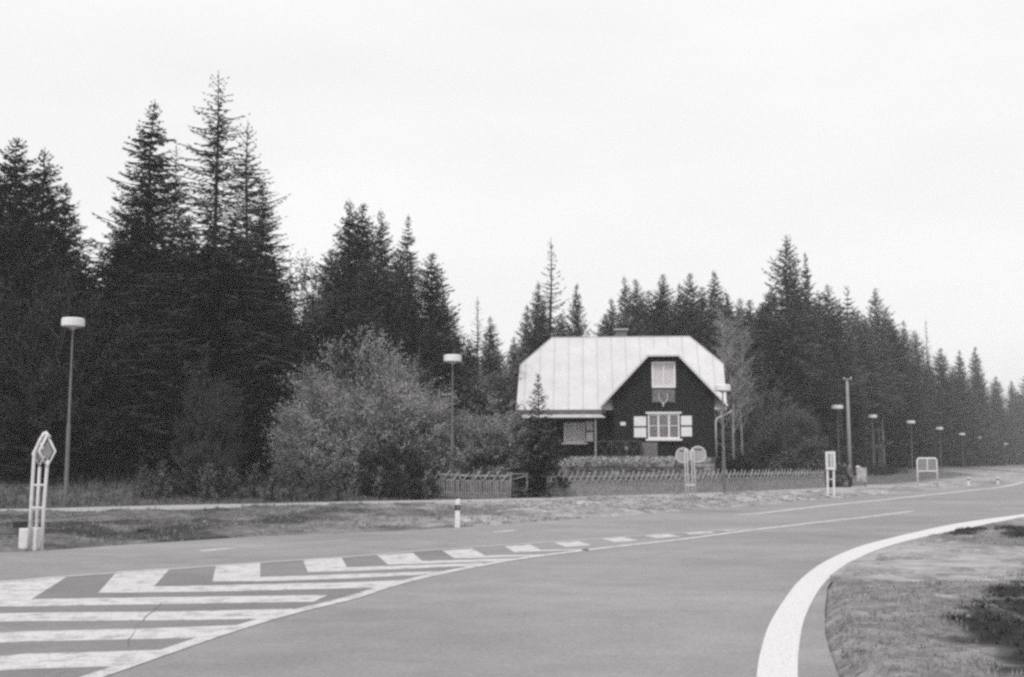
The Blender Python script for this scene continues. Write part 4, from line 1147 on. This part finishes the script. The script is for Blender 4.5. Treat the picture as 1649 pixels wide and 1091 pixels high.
# 1 tall narrow frame with a diamond plate, far left
c = gp(57, 887.5); s1 = sgn('road_sign', c, 'tall narrow pale tube frame with diamond plates at the far left', 'road sign')
g0 = hz(c.x, c.y)
L1 = lambda px, py, dy=0: (vp(px, py, c.y+dy).x-c.x, dy, vp(px, py, c.y+dy).z-g0)
q = MB(); q.tube([L1(46,889), L1(51,800), L1(55,735), L1(56,728), L1(64,710), L1(72,697)], .040, 8); q.build('post', M['sign_white'], s1, smooth=True)
q = MB(); q.tube([L1(67,889), L1(70.5,820), L1(76,750), L1(78,742)], .040, 8); q.build('post', M['sign_white'], s1, smooth=True)
q = MB(); q.tube([L1(57,889,.25), L1(60,820,.25), L1(64,752,.25)], .036, 8); q.build('post', M['sign_white'], s1, smooth=True)
for yy, a_, b_ in ((781.5, 51, 74), (818, 48.5, 71)):
    q = MB(); q.tube([L1(a_, yy), L1(b_, yy)], .022, 6); q.build('crossbar', M['sign_white'], s1)
def diamond(cxp, cyp, rx, ry, dy, inner):
    q = MB(); pts = [L1(cxp, cyp-ry, dy), L1(cxp+rx, cyp, dy+.12), L1(cxp, cyp+ry, dy), L1(cxp-rx, cyp, dy-.12)]
    q.tube([*pts, pts[0]], .030, 6); d_ = q.build('diamond_frame', M['sign_white'], s1, smooth=True)
    q = MB(); ctr = Vector(pts[0]).lerp(Vector(pts[2]), .5); pp = [ctr.lerp(Vector(p), .66) for p in pts]; pp2 = [p+Vector((0,.015,0)) for p in pp]
    q.add(pp+pp2, [(0,1,2,3),(7,6,5,4),(0,4,5,1),(1,5,6,2),(2,6,7,3),(3,7,4,0)]); q.build('sign_plate', M['sign_back'], d_)
diamond(76, 727, 13, 26, -.02, True)
diamond(63.5, 731, 10.5, 19, .22, True)
q = MB(); q.tube([L1(68,705), L1(74,697), L1(80,705)], .045, 6); q.build('bracket', M['sign_white'], s1, smooth=True)
q = MB(); a_ = L1(30, 890, .1); b_ = L1(61, 851, .1); q.box(a_[0], b_[0], .05, .45, -.1, b_[2]); q.build('footing', M['sign_white'], s1, bevel=.02)
q = MB(); a_ = L1(24, 850, .2); b_ = L1(43, 840, .2); q.box(a_[0], b_[0], .1, .3, a_[2], b_[2]); q.build('bracket_box', M['black_paint'], s1)
# 2 twin round signs
c = gp(1112, 813); s2 = sgn('road_sign', c, 'twin round signs seen from behind on tube ladders before the house', 'road sign')
g0 = hz(c.x, c.y); S2 = lambda px, py, dy=0: (vp(px, py, c.y+dy).x-c.x, dy, vp(px, py, c.y+dy).z-g0)
for a_, b_ in ((1102.5, 1106.5), (1113.5, 1117.5)):
    k = 2.6
    q = MB(); q.tube([S2(a_+k, 814), S2(a_+.3, 730), S2(a_+.8, 726), S2((a_+b_)/2, 724), S2(b_-.6, 726), S2(b_, 730), S2(b_+k+.8, 814)], .030, 8); q.build('post', M['sign_white'], s2, smooth=True)
q = MB(); q.tube([S2(1104, 781.5), S2(1119, 781.5)], .03, 6); q.build('crossbar', M['sign_white'], s2)
for cxp, cyp, r_, dy in ((1100, 733.5, 12, .07), (1124, 732, 13, .07)):
    o = S2(cxp, cyp, dy); rr = r_*c.y/F
    q = MB(); n = 36
    q.lathe([(rr*.93,-.006),(rr*.93,.006)], n); d_ = q.build('sign_disc', M['sign_disc'], s2); d_.location = o; d_.rotation_euler = (math.pi/2, 0, 0)
    q = MB(); q.tube([(rr*.965*math.cos(t*2*math.pi/n), rr*.965*math.sin(t*2*math.pi/n), 0) for t in range(n+1)], rr*.055, 6); q.build('rim', M['sign_white'], d_, smooth=True)
    q = MB(); q.box(-rr*.45, rr*.45, rr*.55, rr*.66, .008, .03); q.build('clamp', M['black_paint'], d_)
# 3 narrow framed plate
c = gp(1338, 801); s3 = sgn('road_sign', c, 'narrow white framed sign on two legs at the fence end', 'road sign')
g0 = hz(c.x, c.y); S3 = lambda px, py, dy=0: (vp(px, py, c.y+dy).x-c.x, dy, vp(px, py, c.y+dy).z-g0)
for a_, b_ in ((1333, 1332.2), (1343, 1342.4)):
    q = MB(); q.bar(S3(a_, 803), S3(b_, 750), .10); q.build('post', M['sign_white'], s3)
q = MB(); q.bar(S3(1332, 772), S3(1343, 772), .05); q.build('crossbar', M['sign_white'], s3)
x0, _, z1 = S3(1329, 727.5, -.08); x1, _, z0 = S3(1346, 757, -.08)
q = MB(); t = .13
q.box(x0, x1, -.1, -.06, z1-t, z1); q.box(x0, x1, -.1, -.06, z0, z0+t); q.box(x0, x0+t, -.1, -.06, z0+t, z1-t); q.box(x1-t, x1, -.1, -.06, z0+t, z1-t)
pf = q.build('sign_frame', M['sign_white'], s3, bevel=.01)
q = MB(); q.box(x0+t, x1-t, -.085, -.07, z0+t, z1-t); q.build('sign_plate', M['sign_back'], pf)
q = MB(); xm = (x0+x1)/2+.03; q.box(xm-.03, xm+.03, -.098, -.086, z0+t, z1-t); q.build('mullion', M['sign_white'], pf)
# 4 wide framed board
c = gp(1493, 787); s4 = sgn('road_sign', c, 'wide framed board with ribbed back on two legs by the far road edge', 'road sign')
g0 = hz(c.x, c.y); S4 = lambda px, py, dy=0: (vp(px, py, c.y+dy).x-c.x, dy, vp(px, py, c.y+dy).z-g0)
q = MB(); q.tube([S4(1478.5, 789), S4(1477, 745), S4(1477.3, 741), S4(1479.5, 738.6), S4(1506, 738.6), S4(1508, 741), S4(1508.4, 745), S4(1510, 789)], .065, 8); q.build('frame', M['sign_white'], s4, smooth=True)
q = MB(); q.tube([S4(1478, 759.2), S4(1508, 759.2)], .05, 6); q.build('crossbar', M['sign_white'], s4)
q = MB(); q.bar(S4(1493, 740, -.05), S4(1493, 759, -.05), .08, .04); q.build('mullion', M['sign_white'], s4)
x0, _, z1 = S4(1478, 740); x1, _, z0 = S4(1508, 759)
q = MB(); q.box(x0+.05, x1-.05, .0, .012, z0, z1)
for k in range(7):
    zz = z0+(z1-z0)*(k+.5)/7; q.box(x0+.05, x1-.05, -.02, -.001, zz-.02, zz+.02)
q.build('sign_plate', M['sign_back'], s4)
# marker posts
def marker(px, py_b, py_t, label):
    c = gp(px, py_b); Hm = vp(px, py_t, c.y).z
    e = empty('marker_post', (c.x, c.y, hz(c.x, c.y)-.02), R(14), label, 'marker post', 'white roadside marker posts')
    w = .075; Hm = Hm - hz(c.x, c.y)+.02
    q = MB(); q.add([(-w,-.05,-.1),(w,-.05,-.1),(w,.05,-.1),(-w,.05,-.1),(-w*.85,-.04,Hm-.05),(w*.85,-.04,Hm+.0),(w*.85,.04,Hm+.0),(-w*.85,.04,Hm-.05)],
                    [(0,3,2,1),(4,5,6,7),(0,1,5,4),(1,2,6,5),(2,3,7,6),(3,0,4,7)]); q.build('post', M['white_paint'], e, bevel=.012)
    q = MB(); q.box(-w*.97, w*.97, -.056, .056, Hm*.60, Hm*.78); bd = q.build('band', M['black_paint'], e)
    q = MB(); q.box(-w*.3, w*.3, -.062, -.057, Hm*.65, Hm*.74); q.build('reflector', M['sign_back'], bd)
marker(736.5, 849.5, 803, 'near white marker post with black band at the road edge')
marker(1560, 783, 768.5, 'far white marker post left of the pair by the distant road edge')
marker(1607, 780.5, 768, 'far white marker post right of the pair by the distant road edge')

# utility pole
c = gp(1370, 785); g0 = hz(c.x, c.y)
up_ = empty('utility_pole', (c.x, c.y, g0), 0, 'plain wooden utility pole standing behind the fence end', 'utility pole')
tp = vp(1364, 610, c.y)
q = MB(); q.tube([(0,0,-.2), ((tp.x-c.x)*.5, 0, (tp.z-g0)*.5), (tp.x-c.x, 0, tp.z-g0)], .17, 10, .10); q.build('pole', M['wood_pole'], up_, smooth=True)
q = MB(); q.bar((tp.x-c.x-.32, -.12, tp.z-g0-.06), (tp.x-c.x+.32, -.12, tp.z-g0-.06), .07); cb_ = q.build('crossarm', M['fence_pale'], up_)
q = MB()
for s_ in (-.27, .27): q.lathe([(.03,0),(.045,.05),(.03,.12)], 8, (tp.x-c.x+s_, -.12, tp.z-g0-.02))
q.build('insulators', M['lamp_white'], cb_)

# pale cabinet board beside the person
c = gp(1387, 786); g0 = hz(c.x, c.y)
cb = empty('notice_cabinet', (c.x, c.y, g0), R(-10), 'pale blotchy box cabinet on a thin leg beside the utility pole', 'cabinet')
x0, z1 = vp(1379, 753.5, c.y).x-c.x, vp(1379, 753.5, c.y).z-g0; x1, z0 = vp(1395.5, 777, c.y).x-c.x, vp(1395, 777, c.y).z-g0
q = MB(); q.box(x0, x1, -.12, .18, z0, z1); bx = q.build('box', M['cabinet'], cb, bevel=.02)
q = MB(); q.box(x0+.06, x1-.06, -.145, -.122, z0+.08, z1-.1); q.build('door', M['cabinet'], bx, bevel=.006)
q = MB(); q.bar((x0+.12, 0, -.2), (x0+.12, 0, z0), .07); q.build('leg', M['fence_pale'], cb)
q = MB(); q.bar((x1-.12, 0, -.2), (x1-.12, 0, z0), .07); q.build('leg', M['stone'], cb)
q = MB(); q.lathe([(.16,0),(.17,.05),(.11,.12),(.02,.15)], 12, (x0+.12, -.02, z1)); q.build('cap', M['sign_white'], cb, smooth=True)

# ================================================================== the person by the pole
def skin_mesh(name, chains, mat, parent, sub=2):
    """chains: lists of (point, radius); a point may be repeated between chains to branch"""
    key = {}; V = []; E = []; RR = []
    for ch_ in chains:
        prev = None
        for p, r_ in ch_:
            k = tuple(round(q, 4) for q in p)
            if k not in key: key[k] = len(V); V.append(p); RR.append(r_)
            i = key[k]
            if prev is not None and prev != i: E.append((prev, i))
            prev = i
    me = bpy.data.meshes.new(name); me.from_pydata(V, E, []); me.materials.append(mat)
    o = bpy.data.objects.new(name, me); COL.objects.link(o)
    if parent: o.parent = parent
    md = o.modifiers.new('skin', 'SKIN'); md.use_smooth_shade = True
    if not me.skin_vertices: me.skin_vertices.new()
    for i, r_ in enumerate(RR):
        sv = me.skin_vertices[0].data[i]; sv.radius = r_ if isinstance(r_, tuple) else (r_, r_)
    me.skin_vertices[0].data[0].use_root = True
    s = o.modifiers.new('sub', 'SUBSURF'); s.levels = sub; s.render_levels = sub
    return o
c = gp(1369, 788); g0 = hz(c.x, c.y)
body_chains = []
pel, wai, che, nck, hbase, hmid, htop = (0,0,.92), (0,.01,1.10), (0,.01,1.32), (0,0,1.47), (0,-.015,1.54), (0,-.02,1.62), (0,-.005,1.70)
body_chains.append([(pel,(.15,.11)),(wai,(.13,.095)),(che,(.165,.11)),(nck,(.055,.055)),(hbase,(.062,.075)),(hmid,(.076,.092)),(htop,(.05,.06))])
body_chains.append([(hmid,(.076,.092)),((0,-.115,1.605),(.012,.012))])      # nose
hands = []
for s_ in (-1, 1):
    hip, kn, an_, toe = (s_*.09,0,.88), (s_*.10,-.02,.48), (s_*.105,.02,.09), (s_*.12,-.14,.03)
    body_chains.append([(pel,(.15,.11)),(hip,(.095,.095)),(kn,(.062,.062)),(an_,(.042,.042)),(toe,(.045,.03))])
    sh, el_, wr = (s_*.185,.01,1.40), (s_*.25,.03,1.13), (s_*.20,-.12,.92)
    palm = (s_*.195,-.155,.85)
    body_chains.append([(che,(.165,.11)),(sh,(.06,.06)),(el_,(.043,.043)),(wr,(.027,.027)),(palm,(.04,.018))])
    for k in range(4):
        bx_ = s_*.195+(k-1.5)*.018
        ln_ = (.055,.065,.06,.045)[k]
        body_chains.append([(palm,(.04,.018)),((bx_,-.17,.81),(.0095,.0095)),((bx_-s_*.004,-.168,.81-ln_*.6),(.009,.009)),((bx_-s_*.008,-.155,.81-ln_),(.0075,.0075))])
    body_chains.append([(palm,(.04,.018)),((s_*.195-s_*.045,-.175,.845),(.011,.011)),((s_*.195-s_*.055,-.185,.81),(.009,.009))])
person = skin_mesh('person', body_chains, M['skin'], None)
person.location = (c.x, c.y, g0-.005); person.rotation_euler = (0, 0, R(55)); person.scale = (1.02, 1.02, 1.02)
tag(person, 'person in a dull jacket and dark trousers standing by the utility pole', 'person')
skin_mesh('jacket', [[((0,0,.86),(.185,.145)),((0,.01,1.10),(.175,.135)),((0,.01,1.33),(.195,.135)),((0,.005,1.45),(.085,.085))]] +
          [[((0,.01,1.33),(.195,.135)),((s_*.19,.01,1.40),(.082,.082)),((s_*.255,.03,1.13),(.065,.065)),((s_*.205,-.11,.935),(.05,.05))] for s_ in (-1,1)], M['jacket'], person)
skin_mesh('trousers', [[((0,0,.90),(.165,.125)),((s_*.10,0,.80),(.115,.115)),((s_*.105,-.02,.48),(.085,.085)),((s_*.108,.015,.10),(.07,.07))] for s_ in (-1,1)], M['trousers'], person)
skin_mesh('hair', [[((0,.045,1.60),(.07,.06)),((0,.03,1.67),(.082,.085)),((0,-.01,1.725),(.06,.065))]], M['hair'], person)
for s_ in (-1, 1):
    q = MB(); q.lathe([(.003,-.009),(.009,0),(.003,.009)], 8, (s_*.03,-.108,1.635)); q.build('eye', M['black_paint'], person)
    skin_mesh('shoe', [[((s_*.105,.04,.05),(.05,.045)),((s_*.115,-.06,.04),(.05,.04)),((s_*.125,-.17,.03),(.045,.03))]], M['black_paint'], person)
q = MB(); q.box(-.022, .022, -.101, -.094, 1.562, 1.572); q.build('mouth', M['flower_box'], person)

# stones on the verge and the inner bank
rs = random.Random(4)
stn = []
for k in range(3):
    bm = bmesh.new(); bmesh.ops.create_icosphere(bm, subdivisions=2, radius=1)
    for v_ in bm.verts: v_.co *= rs.uniform(.75, 1.15); v_.co.z *= .6
    me = bpy.data.meshes.new('stone'); bm.to_mesh(me); bm.free(); me.materials.append(M['stone_pale']); stn.append(me)
spots = [(590,842,.09),(640,846,.07),(455,852,.08),(380,858,.08),(700,828,.1),(820,826,.09),(870,820,.08),(330,845,.09),(1010,818,.08),(960,824,.07),(1205,812,.08),(1500,975,.03),(1440,1000,.035),(1560,1010,.03),(1515,1076,.045),(1420,965,.03),(1390,1060,.03),(1470,1040,.025)]
for px, py, s_ in spots:
    p = gp(px, py); o = bpy.data.objects.new('stone', rs.choice(stn)); COL.objects.link(o)
    o.location = (p.x, p.y, hz(p.x, p.y)+s_*.2); o.scale = (s_*rs.uniform(.8,1.4),)*2+(s_,); o.rotation_euler = (0, 0, rs.uniform(0, 6))
    tag(o, 'small pale stone lying in the grass of the inner bank at lower right' if px > 1300 else 'pale stone lying on the rough verge between the road and footpath', 'stone', 'stones on the inner bank' if px > 1300 else 'stones on the verge')
# a dark scrap on the asphalt
p = gp(942, 887); q = MB(); q.add([(-.12,-.1,.006),(.1,-.12,.006),(.16,.05,.03),(.02,.14,.05),(-.14,.06,.012)], [(0,1,2,3,4)])
o = q.build('leaf_scrap', M['black_paint']); o.location = (p.x, p.y, .006); o.scale = (.6,.6,.6); tag(o, 'small dark scrap lying on the road near the hatched border line', 'scrap')

# ================================================================== light and sky
w = bpy.data.worlds.new('World'); scene.world = w; w.use_nodes = True
N = w.node_tree.nodes; L = w.node_tree.links; bg = N['Background']
SUN_EL, SUN_AZ = R(52), R(205)          # azimuth from +Y clockwise: behind the camera, to its left
sky = N.new('ShaderNodeTexSky'); sky.sky_type = 'NISHITA'; sky.sun_disc = False
sky.sun_elevation = SUN_EL; sky.sun_rotation = SUN_AZ; sky.dust_density = 4
bw = N.new('ShaderNodeRGBToBW'); L.new(sky.outputs[0], bw.inputs[0])
# overcast: an even bright cloud layer in front of most of the sky
tc = N.new('ShaderNodeTexCoord'); mp = N.new('ShaderNodeMapping'); mp.inputs['Scale'].default_value = (1.2, 1.2, 4)
nz = N.new('ShaderNodeTexNoise'); nz.inputs['Scale'].default_value = 1.6; nz.inputs['Detail'].default_value = 5; nz.inputs['Roughness'].default_value = .5
L.new(tc.outputs['Generated'], mp.inputs[0]); L.new(mp.outputs[0], nz.inputs['Vector'])
cr = N.new('ShaderNodeValToRGB'); cr.color_ramp.elements[0].position = .25; cr.color_ramp.elements[1].position = .75
cr.color_ramp.elements[0].color = (.86,.85,.86,1); cr.color_ramp.elements[1].color = (1.0,.99,1.0,1)
L.new(nz.outputs['Fac'], cr.inputs['Fac'])
sc_ = N.new('ShaderNodeVectorMath'); sc_.operation = 'SCALE'; sc_.inputs['Scale'].default_value = 8.5; L.new(cr.outputs[0], sc_.inputs[0])
mx = N.new('ShaderNodeMix'); mx.data_type = 'RGBA'; mx.inputs['Factor'].default_value = .9
L.new(bw.outputs[0], mx.inputs['A']); L.new(sc_.outputs[0], mx.inputs['B'])
L.new(mx.outputs['Result'], bg.inputs['Color']); bg.inputs['Strength'].default_value = .1
ld = bpy.data.lights.new('sun', 'SUN'); ld.energy = 1.5; ld.angle = R(14); ld.color = (1, .985, .97)
sun = bpy.data.objects.new('sun', ld); COL.objects.link(sun)
sd = Vector((math.sin(SUN_AZ)*math.cos(SUN_EL), math.cos(SUN_AZ)*math.cos(SUN_EL), math.sin(SUN_EL)))
sun.rotation_euler = sd.to_track_quat('Z', 'Y').to_euler(); sun.location = (0, 0, 60)

# thin haze added over the whole place to imitate lens veil
HAZE = 0.0006
q = MB(); q.box(-420, 560, -80, 640, -2.5, 45); hzo = q.build('haze', None); tag(hzo, 'thin pale haze added as a lens veil over the road and woods', 'haze', kind='stuff')
m = bpy.data.materials.new('haze'); m.use_nodes = True; nt = m.node_tree; nt.nodes.clear()
out = nt.nodes.new('ShaderNodeOutputMaterial'); pv = nt.nodes.new('ShaderNodeVolumePrincipled')
pv.inputs['Color'].default_value = (.97,.96,.97,1); pv.inputs['Density'].default_value = HAZE
nt.links.new(pv.outputs[0], out.inputs['Volume']); hzo.data.materials.append(m)

scene.view_settings.view_transform = 'Standard'; scene.view_settings.look = 'None'
scene.view_settings.exposure = .42; scene.view_settings.gamma = 1
cy = scene.cycles
cy.use_denoising = False
cy.max_bounces = 4; cy.diffuse_bounces = 2; cy.glossy_bounces = 2; cy.transmission_bounces = 4; cy.volume_bounces = 0
cy.transparent_max_bounces = 8
cy.filter_width = 2.8
scene.render.use_persistent_data = False
